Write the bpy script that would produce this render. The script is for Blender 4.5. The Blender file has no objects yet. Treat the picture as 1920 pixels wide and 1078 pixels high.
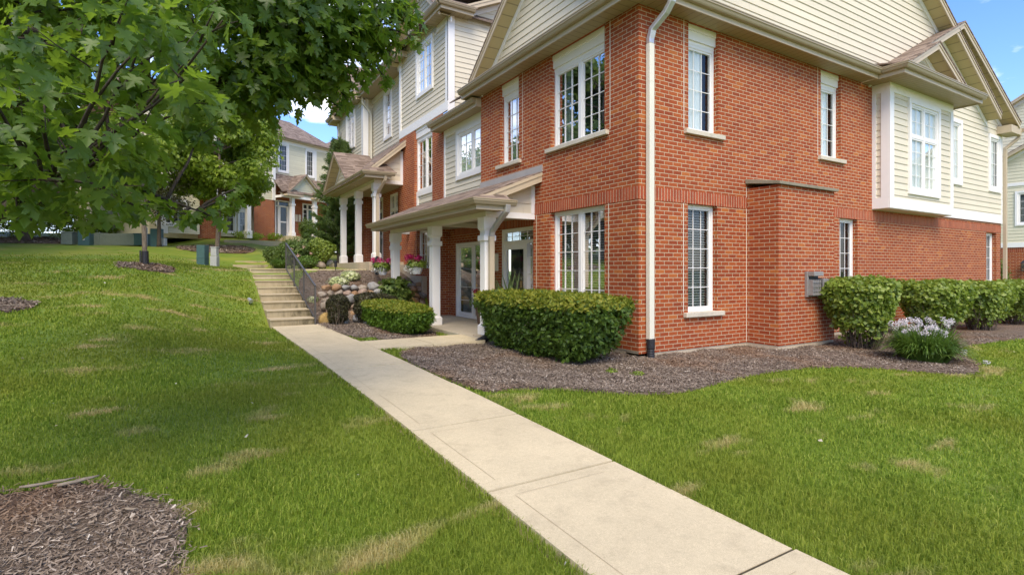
import bpy, math, random
import numpy as np
from mathutils import Vector, Matrix
R = math.radians
random.seed(7)
rng = np.random.default_rng(7)
SC = bpy.context.scene
COL = SC.collection

# ------------------------------------------------------------------ objects
def link(o):
    COL.objects.link(o)
    return o

def tag(o, label=None, cat=None, group=None, kind=None):
    if label: o['label'] = label
    if cat: o['category'] = cat
    if group: o['group'] = group
    if kind: o['kind'] = kind
    return o

def thing(name, label, cat, loc=(0, 0, 0), group=None, rz=0.0):
    o = link(bpy.data.objects.new(name, None))
    o.empty_display_size = 0.3
    o.location = loc
    o.rotation_euler = (0, 0, rz)
    return tag(o, label, cat, group)

def attach(o, parent, world=True):
    """parts are modelled in world coordinates: undo the parent's position"""
    if parent is not None:
        o.parent = parent
        if parent.type == 'EMPTY' and world:
            o.location = -Vector(parent.location)
    return o

def copy_tree(o, parent=None):
    c = o.copy()
    COL.objects.link(c)
    if parent is not None:
        c.parent = parent
    for ch in [x for x in KIDS.get(o.name, [])]:
        copy_tree(ch, c)
    return c
KIDS = {}

class MB:
    def __init__(self):
        self.v = []; self.f = []
    def quad(self, *p):
        n = len(self.v); self.v += [tuple(q) for q in p]; self.f.append(tuple(range(n, n + len(p))))
    def box(self, x0, x1, y0, y1, z0, z1, m=None):
        P = [(x0, y0, z0), (x1, y0, z0), (x1, y1, z0), (x0, y1, z0), (x0, y0, z1), (x1, y0, z1), (x1, y1, z1), (x0, y1, z1)]
        if m: P = [m(*q) for q in P]
        n = len(self.v); self.v += [tuple(q) for q in P]
        for f in ((0, 3, 2, 1), (4, 5, 6, 7), (0, 1, 5, 4), (1, 2, 6, 5), (2, 3, 7, 6), (3, 0, 4, 7)):
            self.f.append(tuple(n + i for i in f))
        return self
    def prism(self, A, B):
        """two matching loops A and B joined into a closed solid"""
        n = len(self.v); k = len(A)
        self.v += [tuple(q) for q in A] + [tuple(q) for q in B]
        self.f.append(tuple(n + i for i in range(k))[::-1])
        self.f.append(tuple(n + k + i for i in range(k)))
        for i in range(k):
            j = (i + 1) % k
            self.f.append((n + i, n + j, n + k + j, n + k + i))
        return self
    def slab(self, P, t):
        """polygon P (3d) thickened downwards by t"""
        return self.prism([(x, y, z - t) for x, y, z in P], P)
    def tube(self, pts, rad, seg=8, cap=True):
        pts = [Vector(p) for p in pts]
        if not hasattr(rad, '__len__'): rad = [rad] * len(pts)
        n0 = len(self.v); ref = Vector((0.31, 0.17, 0.93)); u = None
        for i, p in enumerate(pts):
            d = (pts[min(i + 1, len(pts) - 1)] - pts[max(i - 1, 0)]).normalized()
            if u is None:
                u = d.cross(ref)
                if u.length < 1e-3: u = d.cross(Vector((1, 0, 0)))
            else:
                u = u - d * u.dot(d)
            u.normalize(); w = d.cross(u)
            for k in range(seg):
                a = 2 * math.pi * k / seg
                q = p + (u * math.cos(a) + w * math.sin(a)) * rad[i]
                self.v.append(tuple(q))
        for i in range(len(pts) - 1):
            for k in range(seg):
                k2 = (k + 1) % seg
                self.f.append((n0 + i * seg + k, n0 + i * seg + k2, n0 + (i + 1) * seg + k2, n0 + (i + 1) * seg + k))
        if cap:
            self.f.append(tuple(n0 + k for k in range(seg))[::-1])
            self.f.append(tuple(n0 + (len(pts) - 1) * seg + k for k in range(seg)))
        return self
    def rtube(self, pts, hw, hd, side):
        """rectangular tube along pts; side = unit vector of the width direction"""
        side = Vector(side).normalized(); n0 = len(self.v); pts = [Vector(p) for p in pts]
        for i, p in enumerate(pts):
            d = (pts[min(i + 1, len(pts) - 1)] - pts[max(i - 1, 0)]).normalized()
            w = d.cross(side).normalized()
            for a, b in ((-1, -1), (1, -1), (1, 1), (-1, 1)):
                self.v.append(tuple(p + side * hw * a + w * hd * b))
        for i in range(len(pts) - 1):
            for k in range(4):
                k2 = (k + 1) % 4
                self.f.append((n0 + i * 4 + k, n0 + i * 4 + k2, n0 + i * 4 + 4 + k2, n0 + i * 4 + 4 + k))
        self.f.append(tuple(n0 + k for k in range(4))[::-1]); self.f.append(tuple(n0 + (len(pts) - 1) * 4 + k for k in range(4)))
        return self
    def lathe(self, c, prof, seg=20):
        n0 = len(self.v)
        for r, z in prof:
            for k in range(seg):
                a = 2 * math.pi * k / seg
                self.v.append((c[0] + r * math.cos(a), c[1] + r * math.sin(a), c[2] + z))
        for i in range(len(prof) - 1):
            for k in range(seg):
                k2 = (k + 1) % seg
                self.f.append((n0 + i * seg + k, n0 + i * seg + k2, n0 + (i + 1) * seg + k2, n0 + (i + 1) * seg + k))
        self.f.append(tuple(n0 + k for k in range(seg))[::-1]); self.f.append(tuple(n0 + (len(prof) - 1) * seg + k for k in range(seg)))
        return self
    def build(self, name, mat, parent=None, smooth=False, bevel=0.0, world=True, label=None):
        me = bpy.data.meshes.new(name)
        me.from_pydata(self.v, [], self.f)
        me.materials.append(mat)
        me.update()
        import bmesh
        bm = bmesh.new(); bm.from_mesh(me)
        bmesh.ops.recalc_face_normals(bm, faces=bm.faces)
        bm.to_mesh(me); bm.free()
        if smooth:
            me.polygons.foreach_set('use_smooth', [True] * len(me.polygons))
        o = link(bpy.data.objects.new(name, me))
        if bevel:
            b = o.modifiers.new('bevel', 'BEVEL'); b.width = bevel; b.segments = 2; b.limit_method = 'ANGLE'
        attach(o, parent, world)
        if parent is not None: KIDS.setdefault(parent.name, []).append(o)
        if label: o['label'] = label
        return o

def npobj(name, V, F, mat, parent=None, world=True, smooth=False):
    """mesh object from numpy arrays (tris)"""
    V = np.asarray(V, np.float32); F = np.asarray(F, np.int32)
    me = bpy.data.meshes.new(name)
    me.vertices.add(len(V)); me.vertices.foreach_set('co', V.ravel())
    me.loops.add(F.size); me.loops.foreach_set('vertex_index', F.ravel())
    me.polygons.add(len(F)); k = F.shape[1]
    me.polygons.foreach_set('loop_start', np.arange(0, F.size, k, dtype=np.int32))
    if smooth: me.polygons.foreach_set('use_smooth', np.ones(len(F), bool))
    me.update(calc_edges=True)
    me.materials.append(mat)
    o = link(bpy.data.objects.new(name, me))
    attach(o, parent, world)
    if parent is not None: KIDS.setdefault(parent.name, []).append(o)
    return o

# ------------------------------------------------------------------ materials
class NT:
    def __init__(self, name):
        self.m = bpy.data.materials.new(name); self.m.use_nodes = True
        self.t = self.m.node_tree; self.n = self.t.nodes
        self.n.clear()
        self.out = self.n.new('ShaderNodeOutputMaterial')
    def node(self, typ, **kw):
        x = self.n.new(typ)
        for k, v in kw.items():
            if k[0] == '_': setattr(x, k[1:], v)
            else:
                key = k.replace('__', ' ')
                self.set(x.inputs[int(key[1:]) if key[0] == 'i' and key[1:].isdigit() else key], v)
        return x
    def set(self, sock, v):
        if hasattr(v, 'is_output'): self.t.links.new(v, sock)
        elif isinstance(v, tuple) and len(v) == 3 and sock.type == 'RGBA': sock.default_value = (*v, 1)
        else: sock.default_value = v
    def math(self, op, a, b=None, c=None):
        x = self.n.new('ShaderNodeMath'); x.operation = op
        for i, v in enumerate((a, b, c)):
            if v is not None: self.set(x.inputs[i], v)
        return x.outputs[0]
    def ramp(self, fac, stops, interp='LINEAR'):
        x = self.n.new('ShaderNodeValToRGB'); x.color_ramp.interpolation = interp
        e = x.color_ramp.elements
        while len(e) < len(stops): e.new(0.5)
        for q, (p, c) in zip(e, stops):
            q.position = p; q.color = (*c, 1) if len(c) == 3 else c
        self.set(x.inputs[0], fac)
        return x.outputs[0]
    def mix(self, fac, a, b, blend='MIX'):
        x = self.n.new('ShaderNodeMix'); x.data_type = 'RGBA'; x.blend_type = blend
        self.set(x.inputs[0], fac); self.set(x.inputs[6], a); self.set(x.inputs[7], b)
        return x.outputs[2]
    def noise(self, scale, detail=3, rough=0.55, vec=None, dist=0.0):
        x = self.n.new('ShaderNodeTexNoise'); x.inputs['Scale'].default_value = scale
        x.inputs['Detail'].default_value = detail; x.inputs['Roughness'].default_value = rough
        x.inputs['Distortion'].default_value = dist
        if vec is not None: self.set(x.inputs['Vector'], vec)
        return x.outputs['Fac']
    def obj(self):
        return self.n.new('ShaderNodeTexCoord').outputs['Object']
    def pos(self):
        return self.n.new('ShaderNodeNewGeometry').outputs['Position']
    def island(self):
        return self.n.new('ShaderNodeNewGeometry').outputs['Random Per Island']
    def scalev(self, vec, s):
        x = self.n.new('ShaderNodeMapping'); self.set(x.inputs['Vector'], vec); x.inputs['Scale'].default_value = s
        return x.outputs[0]
    def bump(self, h, strength=0.3, dist=0.01):
        return self.node('ShaderNodeBump', Strength=strength, Distance=dist, Height=h).outputs[0]
    def bsdf(self, col, rough=0.6, normal=None, metal=0.0, spec=0.5, **kw):
        b = self.node('ShaderNodeBsdfPrincipled', Base__Color=col, Roughness=rough, Metallic=metal)
        b.inputs['Specular IOR Level'].default_value = spec
        if normal is not None: self.set(b.inputs['Normal'], normal)
        for k, v in kw.items(): self.set(b.inputs[k.replace('__', ' ')], v)
        return b.outputs[0]
    def done(self, sh):
        self.t.links.new(sh, self.out.inputs[0]); return self.m

def plain(name, col, rough=0.55, metal=0.0, var=0.10, scale=6.0, spec=0.4, bump=0.0):
    t = NT(name); o = t.obj(); n = t.noise(scale, 4, 0.6, o)
    d = tuple(c * (1 - var) for c in col); l = tuple(min(1, c * (1 + var)) for c in col)
    c = t.ramp(n, [(0.25, d), (0.75, l)])
    nm = t.bump(t.noise(scale * 12, 3, 0.6, o), bump, 0.004) if bump else None
    return t.done(t.bsdf(c, rough, nm, metal, spec))

def uv_wall(t):
    """(u, v) of a wall in metres from object coordinates: u runs along the wall, v up"""
    tc = t.n.new('ShaderNodeTexCoord')
    s = t.node('ShaderNodeSeparateXYZ', Vector=tc.outputs['Object'])
    n = t.node('ShaderNodeSeparateXYZ', Vector=tc.outputs['Normal'])
    fx = t.math('GREATER_THAN', t.math('ABSOLUTE', n.outputs[0]), 0.5)
    u = t.math('ADD', t.math('MULTIPLY', s.outputs[1], fx), t.math('MULTIPLY', s.outputs[0], t.math('SUBTRACT', 1.0, fx)))
    return u, s.outputs[2], tc

def brick_mat(name, soldier=False):
    t = NT(name); u, v, tc = uv_wall(t)
    if soldier: bw, bh, off = 0.0677, 0.2031, 0.0
    else: bw, bh, off = 0.2031, 0.0677, 0.5
    mt = 0.0100
    row = t.math('FLOOR', t.math('DIVIDE', t.math('SUBTRACT', v, 0.165), bh))
    par = t.math('MULTIPLY', t.math('FLOORED_MODULO', row, 2.0), off)
    fu = t.math('ADD', t.math('DIVIDE', t.math('ADD', u, 0.045), bw), par)
    col = t.math('FLOOR', fu)
    du = t.math('MULTIPLY', t.math('FRACT', fu), bw)
    dv = t.math('MULTIPLY', t.math('FRACT', t.math('DIVIDE', t.math('SUBTRACT', v, 0.165), bh)), bh)
    jit = t.math('MULTIPLY', t.math('SUBTRACT', t.noise(55, 2, 0.5, tc.outputs['Object']), 0.5), 0.004)
    mu = t.math('LESS_THAN', t.math('ADD', du, jit), mt)
    mv = t.math('LESS_THAN', t.math('ADD', dv, jit), mt) if not soldier else t.math('LESS_THAN', dv, -1.0)
    mort = t.math('MAXIMUM', mu, mv)
    idv = t.node('ShaderNodeCombineXYZ', X=col, Y=row).outputs[0]
    wn = t.n.new('ShaderNodeTexWhiteNoise'); wn.noise_dimensions = '3D'; t.set(wn.inputs['Vector'], idv)
    if soldier:
        bc = t.ramp(wn.outputs['Value'], [(0.0, (0.28, 0.058, 0.026)), (0.5, (0.35, 0.072, 0.031)), (1.0, (0.43, 0.098, 0.04))])
    else:
        bc = t.ramp(wn.outputs['Value'], [(0.0, (0.26, 0.050, 0.017)), (0.2, (0.30, 0.060, 0.018)), (0.65, (0.345, 0.074, 0.021)), (0.92, (0.385, 0.096, 0.025)), (1.0, (0.46, 0.145, 0.035))])
    # large patches of weathering and fine grain
    big = t.noise(0.8, 3, 0.6, tc.outputs['Object'])
    bc = t.mix(t.math('MULTIPLY', big, 0.45), bc, t.mix(0.4, bc, (0.45, 0.11, 0.032)))
    fine = t.noise(38, 4, 0.7, tc.outputs['Object'])
    bc = t.mix(0.55, bc, t.ramp(fine, [(0.3, (0.55, 0.55, 0.55)), (0.7, (1.25, 1.2, 1.15))]), 'MULTIPLY')
    mc = t.ramp(t.noise(14, 4, 0.6, tc.outputs['Object']), [(0.3, (0.42, 0.32, 0.19)), (0.7, (0.60, 0.485, 0.31))])
    c = t.mix(mort, bc, mc)
    blot = t.noise(0.33, 5, 0.65, t.scalev(tc.outputs['Object'], (1, 1, 0.6)))
    c = t.mix(0.8, c, t.ramp(blot, [(0.3, (0.80, 0.78, 0.76)), (0.55, (1.0, 1.0, 1.0)), (0.75, (1.12, 1.13, 1.15))]), 'MULTIPLY')
    h = t.math('ADD', t.math('SUBTRACT', 1.0, mort), t.math('MULTIPLY', fine, 0.35))
    return t.done(t.bsdf(c, 0.85, t.bump(h, 0.55, 0.008), spec=0.25))

def siding_mat(name, col):
    t = NT(name); o = t.obj()
    n = t.noise(1.3, 4, 0.6, o); g = t.noise(26, 3, 0.6, t.scalev(o, (1, 1, 9)))
    c = t.ramp(n, [(0.2, tuple(x * 0.94 for x in col)), (0.8, tuple(min(1, x * 1.05) for x in col))])
    u, v, _tc = uv_wall(t)
    row = t.math('FLOOR', t.math('DIVIDE', t.math('SUBTRACT', v, 2.842), 0.146))
    wr = t.n.new('ShaderNodeTexWhiteNoise'); wr.noise_dimensions = '1D'; t.set(wr.inputs['W'], row)
    fu = t.math('MULTIPLY', t.math('FRACT', t.math('ADD', t.math('DIVIDE', u, 3.66), wr.outputs['Value'])), 3.66)
    c = t.mix(t.math('MULTIPLY', t.math('LESS_THAN', fu, 0.006), 0.45), c, (0.25, 0.21, 0.14))
    wb = t.node('ShaderNodeMapRange', Value=wr.outputs['Value'], i3=0.955, i4=1.03).outputs[0]
    c = t.mix(1.0, c, t.node('ShaderNodeCombineXYZ', X=wb, Y=wb, Z=wb).outputs[0], 'MULTIPLY')
    return t.done(t.bsdf(c, 0.62, t.bump(g, 0.10, 0.003), spec=0.3))

def shingle_mat(name, vs=1.0):
    """asphalt shingles: rows follow height, tabs follow the horizontal direction of the slope"""
    t = NT(name)
    tc = t.n.new('ShaderNodeTexCoord')
    s = t.node('ShaderNodeSeparateXYZ', Vector=tc.outputs['Object'])
    n = t.node('ShaderNodeSeparateXYZ', Vector=tc.outputs['Normal'])
    fx = t.math('GREATER_THAN', t.math('ABSOLUTE', n.outputs[0]), t.math('ABSOLUTE', n.outputs[1]))
    u = t.math('ADD', t.math('MULTIPLY', s.outputs[1], fx), t.math('MULTIPLY', s.outputs[0], t.math('SUBTRACT', 1.0, fx)))
    v = t.math('MULTIPLY', s.outputs[2], vs)
    row = t.math('FLOOR', t.math('DIVIDE', v, 0.14))
    wr = t.n.new('ShaderNodeTexWhiteNoise'); wr.noise_dimensions = '1D'; t.set(wr.inputs['W'], row)
    fu = t.math('ADD', t.math('DIVIDE', u, 0.24), t.math('MULTIPLY', wr.outputs['Value'], 3.0))
    idv = t.node('ShaderNodeCombineXYZ', X=t.math('FLOOR', fu), Y=row).outputs[0]
    wn = t.n.new('ShaderNodeTexWhiteNoise'); wn.noise_dimensions = '3D'; t.set(wn.inputs['Vector'], idv)
    fv = t.math('FRACT', t.math('DIVIDE', v, 0.14))
    edge = t.math('LESS_THAN', fv, 0.13)
    c = t.ramp(wn.outputs['Value'], [(0, (0.13, 0.095, 0.07)), (0.5, (0.22, 0.165, 0.125)), (1, (0.31, 0.24, 0.185))])
    c = t.mix(t.math('MULTIPLY', edge, 0.55), c, (0.06, 0.045, 0.035))
    gr = t.noise(140, 2, 0.6, tc.outputs['Object'])
    c = t.mix(0.4, c, t.ramp(gr, [(0.3, (0.6, 0.6, 0.6)), (0.7, (1.35, 1.3, 1.25))]), 'MULTIPLY')
    h = t.math('ADD', t.math('MULTIPLY', fv, -0.8), t.math('MULTIPLY', wn.outputs['Value'], 0.5))
    return t.done(t.bsdf(c, 0.9, t.bump(h, 0.6, 0.012), spec=0.2))

def soffit_mat(name, axis, col):
    t = NT(name); o = t.obj(); s = t.node('ShaderNodeSeparateXYZ', Vector=o)
    f = t.math('FRACT', t.math('DIVIDE', s.outputs[axis], 0.16))
    line = t.math('LESS_THAN', f, 0.09)
    c = t.mix(t.math('MULTIPLY', line, 0.6), col, tuple(x * 0.35 for x in col))
    return t.done(t.bsdf(c, 0.55, t.bump(t.math('SUBTRACT', 1.0, line), 0.4, 0.008), spec=0.3))

def glass_mat():
    t = NT('window_glass')
    fr = t.math('MULTIPLY', t.node('ShaderNodeFresnel', IOR=1.45).outputs[0], 0.62)
    wob = t.bump(t.noise(1.7, 2, 0.5, t.obj()), 0.05, 0.02)
    gl = t.node('ShaderNodeBsdfGlossy', Color=(1, 1, 1), Roughness=0.01, Normal=wob).outputs[0]
    tr = t.node('ShaderNodeBsdfTransparent', Color=(0.90, 0.94, 0.92)).outputs[0]
    mx = t.node('ShaderNodeMixShader', Fac=t.math('ADD', fr, 0.03), i1=tr, i2=gl).outputs[0]
    return t.done(mx)

def leaf_mat(name, cols, trans=0.35, rough=0.45, spec=0.45, patch=2.5, tcol=None, backlight=1.0):
    """cols: dark, mid, light; colour varies leaf by leaf and in soft patches"""
    t = NT(name); i = t.island(); p = t.pos()
    n = t.noise(patch, 2, 0.5, p)
    f = t.math('ADD', t.math('MULTIPLY', i, 0.6), t.math('MULTIPLY', n, 0.4))
    c = t.ramp(f, [(0.12, cols[0]), (0.48, cols[1]), (0.85, cols[2])])
    a = t.bsdf(c, rough, spec=spec)
    tc = t.mix(0.75, c, tcol or tuple(min(1, x * 1.6) for x in cols[2]))
    b = t.node('ShaderNodeBsdfTranslucent', Color=tc).outputs[0]
    return t.done(t.node('ShaderNodeMixShader', Fac=trans, i1=a, i2=b).outputs[0])

def bark_mat(name, col):
    t = NT(name); o = t.pos(); n = t.noise(14, 5, 0.7, t.scalev(o, (3, 3, 0.5)))
    c = t.ramp(n, [(0.3, tuple(x * 0.5 for x in col)), (0.7, tuple(x * 1.4 for x in col))])
    return t.done(t.bsdf(c, 0.9, t.bump(n, 0.9, 0.02), spec=0.2))

def concrete_mat(name, col, stain=0.25, dark=(0.10, 0.085, 0.05)):
    t = NT(name); o = t.obj()
    big = t.noise(0.9, 5, 0.65, o); mid = t.noise(6, 4, 0.6, o); fine = t.noise(220, 3, 0.7, o)
    c = t.ramp(big, [(0.25, tuple(x * 0.84 for x in col)), (0.75, tuple(min(1, x * 1.1) for x in col))])
    c = t.mix(t.math('MULTIPLY', t.ramp(mid, [(0.52, (0, 0, 0)), (0.74, (1, 1, 1))]), stain), c, dark)
    c = t.mix(0.6, c, t.ramp(fine, [(0.3, (0.62, 0.61, 0.59)), (0.7, (1.32, 1.32, 1.3))]), 'MULTIPLY')
    c = t.mix(0.5, c, t.ramp(t.noise(38, 4, 0.75, o), [(0.3, (0.82, 0.81, 0.79)), (0.7, (1.12, 1.12, 1.12))]), 'MULTIPLY')
    spk = t.ramp(t.noise(75, 2, 0.5, o), [(0.70, (0, 0, 0)), (0.74, (1, 1, 1))])
    c = t.mix(t.math('MULTIPLY', spk, 0.35), c, (0.20, 0.16, 0.10))
    return t.done(t.bsdf(c, 0.9, t.bump(fine, 0.35, 0.003), spec=0.2))

def step_mat():
    """cast concrete steps: cream with sooty algae stains on the lower right of the risers"""
    t = NT('step_concrete'); o = t.obj()
    s = t.node('ShaderNodeSeparateXYZ', Vector=o)
    big = t.noise(1.4, 4, 0.6, o); fine = t.noise(160, 3, 0.7, o)
    c = t.ramp(big, [(0.25, (0.40, 0.32, 0.19)), (0.75, (0.58, 0.49, 0.32))])
    st = t.noise(9, 5, 0.75, t.scalev(o, (1.0, 0.3, 0.35)), 0.6)
    right = t.node('ShaderNodeMapRange', Value=s.outputs[0], i1=-4.3, i2=-3.45, i3=0.0, i4=0.55).outputs[0]
    low = t.node('ShaderNodeMapRange', Value=s.outputs[2], i1=0.1, i2=1.3, i3=0.35, i4=0.0).outputs[0]
    tcn = t.n.new('ShaderNodeTexCoord'); nz = t.node('ShaderNodeSeparateXYZ', Vector=tcn.outputs['Normal'])
    riser = t.math('LESS_THAN', t.math('ABSOLUTE', nz.outputs[2]), 0.5)
    k = t.math('MULTIPLY', t.math('MULTIPLY', t.math('ADD', right, low), t.math('POWER', st, 1.5)), 2.6)
    k = t.math('MULTIPLY', t.math('MINIMUM', k, 0.9), riser)
    c = t.mix(k, c, (0.075, 0.065, 0.035))
    c = t.mix(0.4, c, t.ramp(fine, [(0.3, (0.75, 0.75, 0.75)), (0.7, (1.2, 1.2, 1.2))]), 'MULTIPLY')
    return t.done(t.bsdf(c, 0.9, t.bump(fine, 0.3, 0.003), spec=0.2))

def lawn_mat(name, blades=False):
    t = NT(name); p = t.pos()
    flat = t.scalev(p, (1, 1, 0.0))
    a = t.noise(0.45, 3, 0.55, flat); b = t.noise(1.5, 4, 0.6, flat, 0.4); d = t.noise(0.9, 4, 0.55, t.scalev(p, (1.0, 2.2, 0.0)), 0.3)
    if blades:
        i = t.island()
        g = t.ramp(t.math('ADD', t.math('MULTIPLY', i, 0.62), t.math('MULTIPLY', b, 0.38)),
                   [(0.15, (0.135, 0.210, 0.020)), (0.42, (0.230, 0.325, 0.034)), (0.70, (0.35, 0.425, 0.055)), (0.88, (0.50, 0.52, 0.12))])
    else:
        fi = t.noise(60, 4, 0.75, flat)
        g = t.ramp(t.math('ADD', t.math('MULTIPLY', fi, 0.5), t.math('MULTIPLY', b, 0.5)),
                   [(0.25, (0.090, 0.132, 0.014)), (0.5, (0.150, 0.22, 0.022)), (0.75, (0.225, 0.295, 0.036))])
    g = t.mix(t.ramp(a, [(0.42, (0, 0, 0)), (0.68, (0.75, 0.75, 0.75))]), g, (0.27, 0.285, 0.035))
    straw = (0.66, 0.54, 0.25) if blades else (0.40, 0.29, 0.11)
    dry = t.ramp(d, [(0.585, (0, 0, 0)), (0.68, (0.85, 0.85, 0.85))])
    g = t.mix(dry, g, straw)
    sh = t.bsdf(g, 0.6, spec=0.2)
    if blades:
        tr = t.node('ShaderNodeBsdfTranslucent', Color=t.mix(0.35, g, (0.30, 0.44, 0.05))).outputs[0]
        sh = t.node('ShaderNodeMixShader', Fac=0.5, i1=sh, i2=tr).outputs[0]
    return t.done(sh)

def mulch_mat(name, chips=False):
    t = NT(name); p = t.pos(); flat = t.scalev(p, (1, 1, 1))
    red = t.ramp(t.noise(0.7, 3, 0.6, flat), [(0.52, (0, 0, 0)), (0.66, (0.8, 0.8, 0.8))])
    if chips:
        i = t.island()
        c = t.ramp(i, [(0.0, (0.14, 0.103, 0.072)), (0.45, (0.21, 0.160, 0.115)), (0.85, (0.29, 0.230, 0.17)), (0.97, (0.40, 0.33, 0.255)), (1.0, (0.62, 0.54, 0.43))])
        c = t.mix(t.math('MULTIPLY', red, 0.55), c, (0.26, 0.14, 0.065))
        return t.done(t.bsdf(c, 0.85, spec=0.2))
    n = t.noise(45, 5, 0.75, flat); v = t.noise(140, 3, 0.7, flat)
    c = t.ramp(n, [(0.3, (0.10, 0.072, 0.050)), (0.55, (0.22, 0.165, 0.12)), (0.8, (0.34, 0.265, 0.195))])
    c = t.mix(t.math('MULTIPLY', red, 0.45), c, (0.22, 0.10, 0.042))
    return t.done(t.bsdf(c, 0.95, t.bump(t.math('ADD', n, v), 0.8, 0.02), spec=0.15))

M = {}
M['brick'] = brick_mat('red_brick'); M['soldier'] = brick_mat('soldier_brick', True)
SID = (0.67, 0.605, 0.45)
M['siding'] = siding_mat('cream_siding', SID)
M['siding_far'] = siding_mat('pale_siding', (0.70, 0.65, 0.46))
M['trim'] = plain('white_trim', (0.83, 0.805, 0.745), 0.45, var=0.03, scale=2)
M['cream_trim'] = plain('cream_trim', (0.70, 0.66, 0.52), 0.5, var=0.04, scale=2)
TAN = (0.37, 0.295, 0.18)
M['tan'] = plain('tan_metal', TAN, 0.4, var=0.05, scale=2, spec=0.5)
M['fascia'] = plain('beige_fascia', (0.50, 0.41, 0.275), 0.5, var=0.05, scale=2)
M['soffit_y'] = soffit_mat('soffit_along_y', 1, (0.37, 0.295, 0.17))
M['soffit_x'] = soffit_mat('soffit_along_x', 0, (0.37, 0.295, 0.17))
M['soffit_z'] = soffit_mat('rake_soffit', 2, (0.50, 0.41, 0.22))
M['shingle'] = shingle_mat('brown_shingle', 2.2)
M['shingle_steep'] = shingle_mat('brown_shingle_steep', 1.4)
M['glass'] = glass_mat()
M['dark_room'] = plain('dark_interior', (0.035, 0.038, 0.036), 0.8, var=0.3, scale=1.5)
M['curtain'] = plain('white_curtain', (0.86, 0.87, 0.84), 0.8, var=0.04, scale=3)
M['sheer'] = plain('grey_green_curtain', (0.30, 0.36, 0.33), 0.8, var=0.12, scale=4)
M['blind'] = plain('grey_blind', (0.33, 0.34, 0.31), 0.7, var=0.06, scale=3)
M['stone_sill'] = concrete_mat('limestone_sill', (0.60, 0.54, 0.42), 0.2, (0.25, 0.2, 0.13))
M['foundation'] = concrete_mat('foundation_concrete', (0.50, 0.42, 0.30), 0.35, (0.26, 0.17, 0.09))
M['capstone'] = concrete_mat('weathered_cap', (0.27, 0.24, 0.17), 0.7, (0.12, 0.11, 0.07))
M['galv'] = plain('galvanised_metal', (0.55, 0.54, 0.52), 0.35, 0.55, 0.15, 9)
M['flash'] = plain('grey_flashing', (0.46, 0.42, 0.38), 0.55, 0.2, 0.06, 4)
M['black_plastic'] = plain('black_plastic', (0.022, 0.022, 0.024), 0.5, var=0.2)
M['grey_metal'] = plain('grey_vent_metal', (0.30, 0.28, 0.25), 0.5, 0.3, 0.12, 9)
M['rail'] = plain('dark_bronze_rail', (0.10, 0.092, 0.082), 0.45, 0.3, 0.2, 8)
M['green_door'] = plain('green_door_paint', (0.045, 0.14, 0.13), 0.45, var=0.08)
M['dark_door'] = plain('dark_green_door_paint', (0.022, 0.040, 0.036), 0.4, var=0.1)
M['white_pot'] = plain('white_plastic_pot', (0.80, 0.80, 0.80), 0.4, var=0.03)
M['clay_pot'] = plain('brown_glazed_pot', (0.12, 0.075, 0.05), 0.4, var=0.2)
M['brass'] = plain('dull_brass', (0.45, 0.33, 0.14), 0.35, 0.8, 0.1)
M['util_green'] = plain('utility_green_paint', (0.060, 0.125, 0.120), 0.55, var=0.10)
M['util_olive'] = plain('faded_green_paint', (0.20, 0.235, 0.185), 0.6, var=0.10)
M['util_grey'] = plain('utility_grey_paint', (0.42, 0.43, 0.41), 0.55, var=0.08)
M['concrete'] = concrete_mat('path_concrete', (0.64, 0.535, 0.34), 0.28, (0.30, 0.24, 0.15))
M['slabc'] = concrete_mat('porch_concrete', (0.50, 0.435, 0.32), 0.15, (0.25, 0.2, 0.13))
M['tool'] = plain('tooled_line', (0.40, 0.32, 0.20), 0.95, var=0.3, scale=30)
M['joint'] = plain('joint_dirt', (0.07, 0.055, 0.03), 0.95, var=0.35, scale=30)
M['step'] = step_mat()
M['lawn'] = lawn_mat('lawn_ground'); M['blade'] = lawn_mat('grass_blades', True)
M['mulch'] = mulch_mat('bark_mulch'); M['chip'] = mulch_mat('mulch_chips', True)
M['bark'] = bark_mat('maple_bark', (0.115, 0.090, 0.065)); M['bark_grey'] = bark_mat('grey_bark', (0.20, 0.16, 0.115))
M['stem'] = plain('twig_brown', (0.10, 0.075, 0.05), 0.9, var=0.4, scale=20)
M['greenstem'] = plain('green_stem', (0.12, 0.17, 0.05), 0.7, var=0.25, scale=20)
M['big_bark'] = bark_mat('dark_maple_bark', (0.065, 0.052, 0.038))
M['deadwood'] = plain('bleached_wood', (0.27, 0.215, 0.15), 0.9, var=0.3, scale=25)
M['maple'] = leaf_mat('maple_leaf', [(0.045, 0.088, 0.014), (0.080, 0.145, 0.020), (0.155, 0.235, 0.030)], 0.50, 0.42, 0.5, 1.6, (0.34, 0.52, 0.035))
M['maple2'] = leaf_mat('young_maple_leaf', [(0.12, 0.19, 0.016), (0.20, 0.29, 0.028), (0.33, 0.41, 0.045)], 0.45, 0.45, 0.4, 0.7, (0.30, 0.44, 0.04))
M['crab'] = leaf_mat('bronze_green_leaf', [(0.075, 0.085, 0.025), (0.14, 0.15, 0.045), (0.24, 0.22, 0.11)], 0.35, 0.5, 0.4, 0.8)
M['farleaf'] = leaf_mat('distant_leaf', [(0.05, 0.085, 0.016), (0.085, 0.14, 0.024), (0.14, 0.20, 0.04)], 0.3, 0.6, 0.3, 0.3)
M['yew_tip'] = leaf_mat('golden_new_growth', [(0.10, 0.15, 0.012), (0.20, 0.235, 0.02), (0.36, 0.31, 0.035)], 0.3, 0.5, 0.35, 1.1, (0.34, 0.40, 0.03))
M['yew'] = leaf_mat('yew_needle', [(0.028, 0.058, 0.009), (0.062, 0.120, 0.013), (0.135, 0.205, 0.022)], 0.25, 0.5, 0.35, 1.4, (0.22, 0.34, 0.03))
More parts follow.
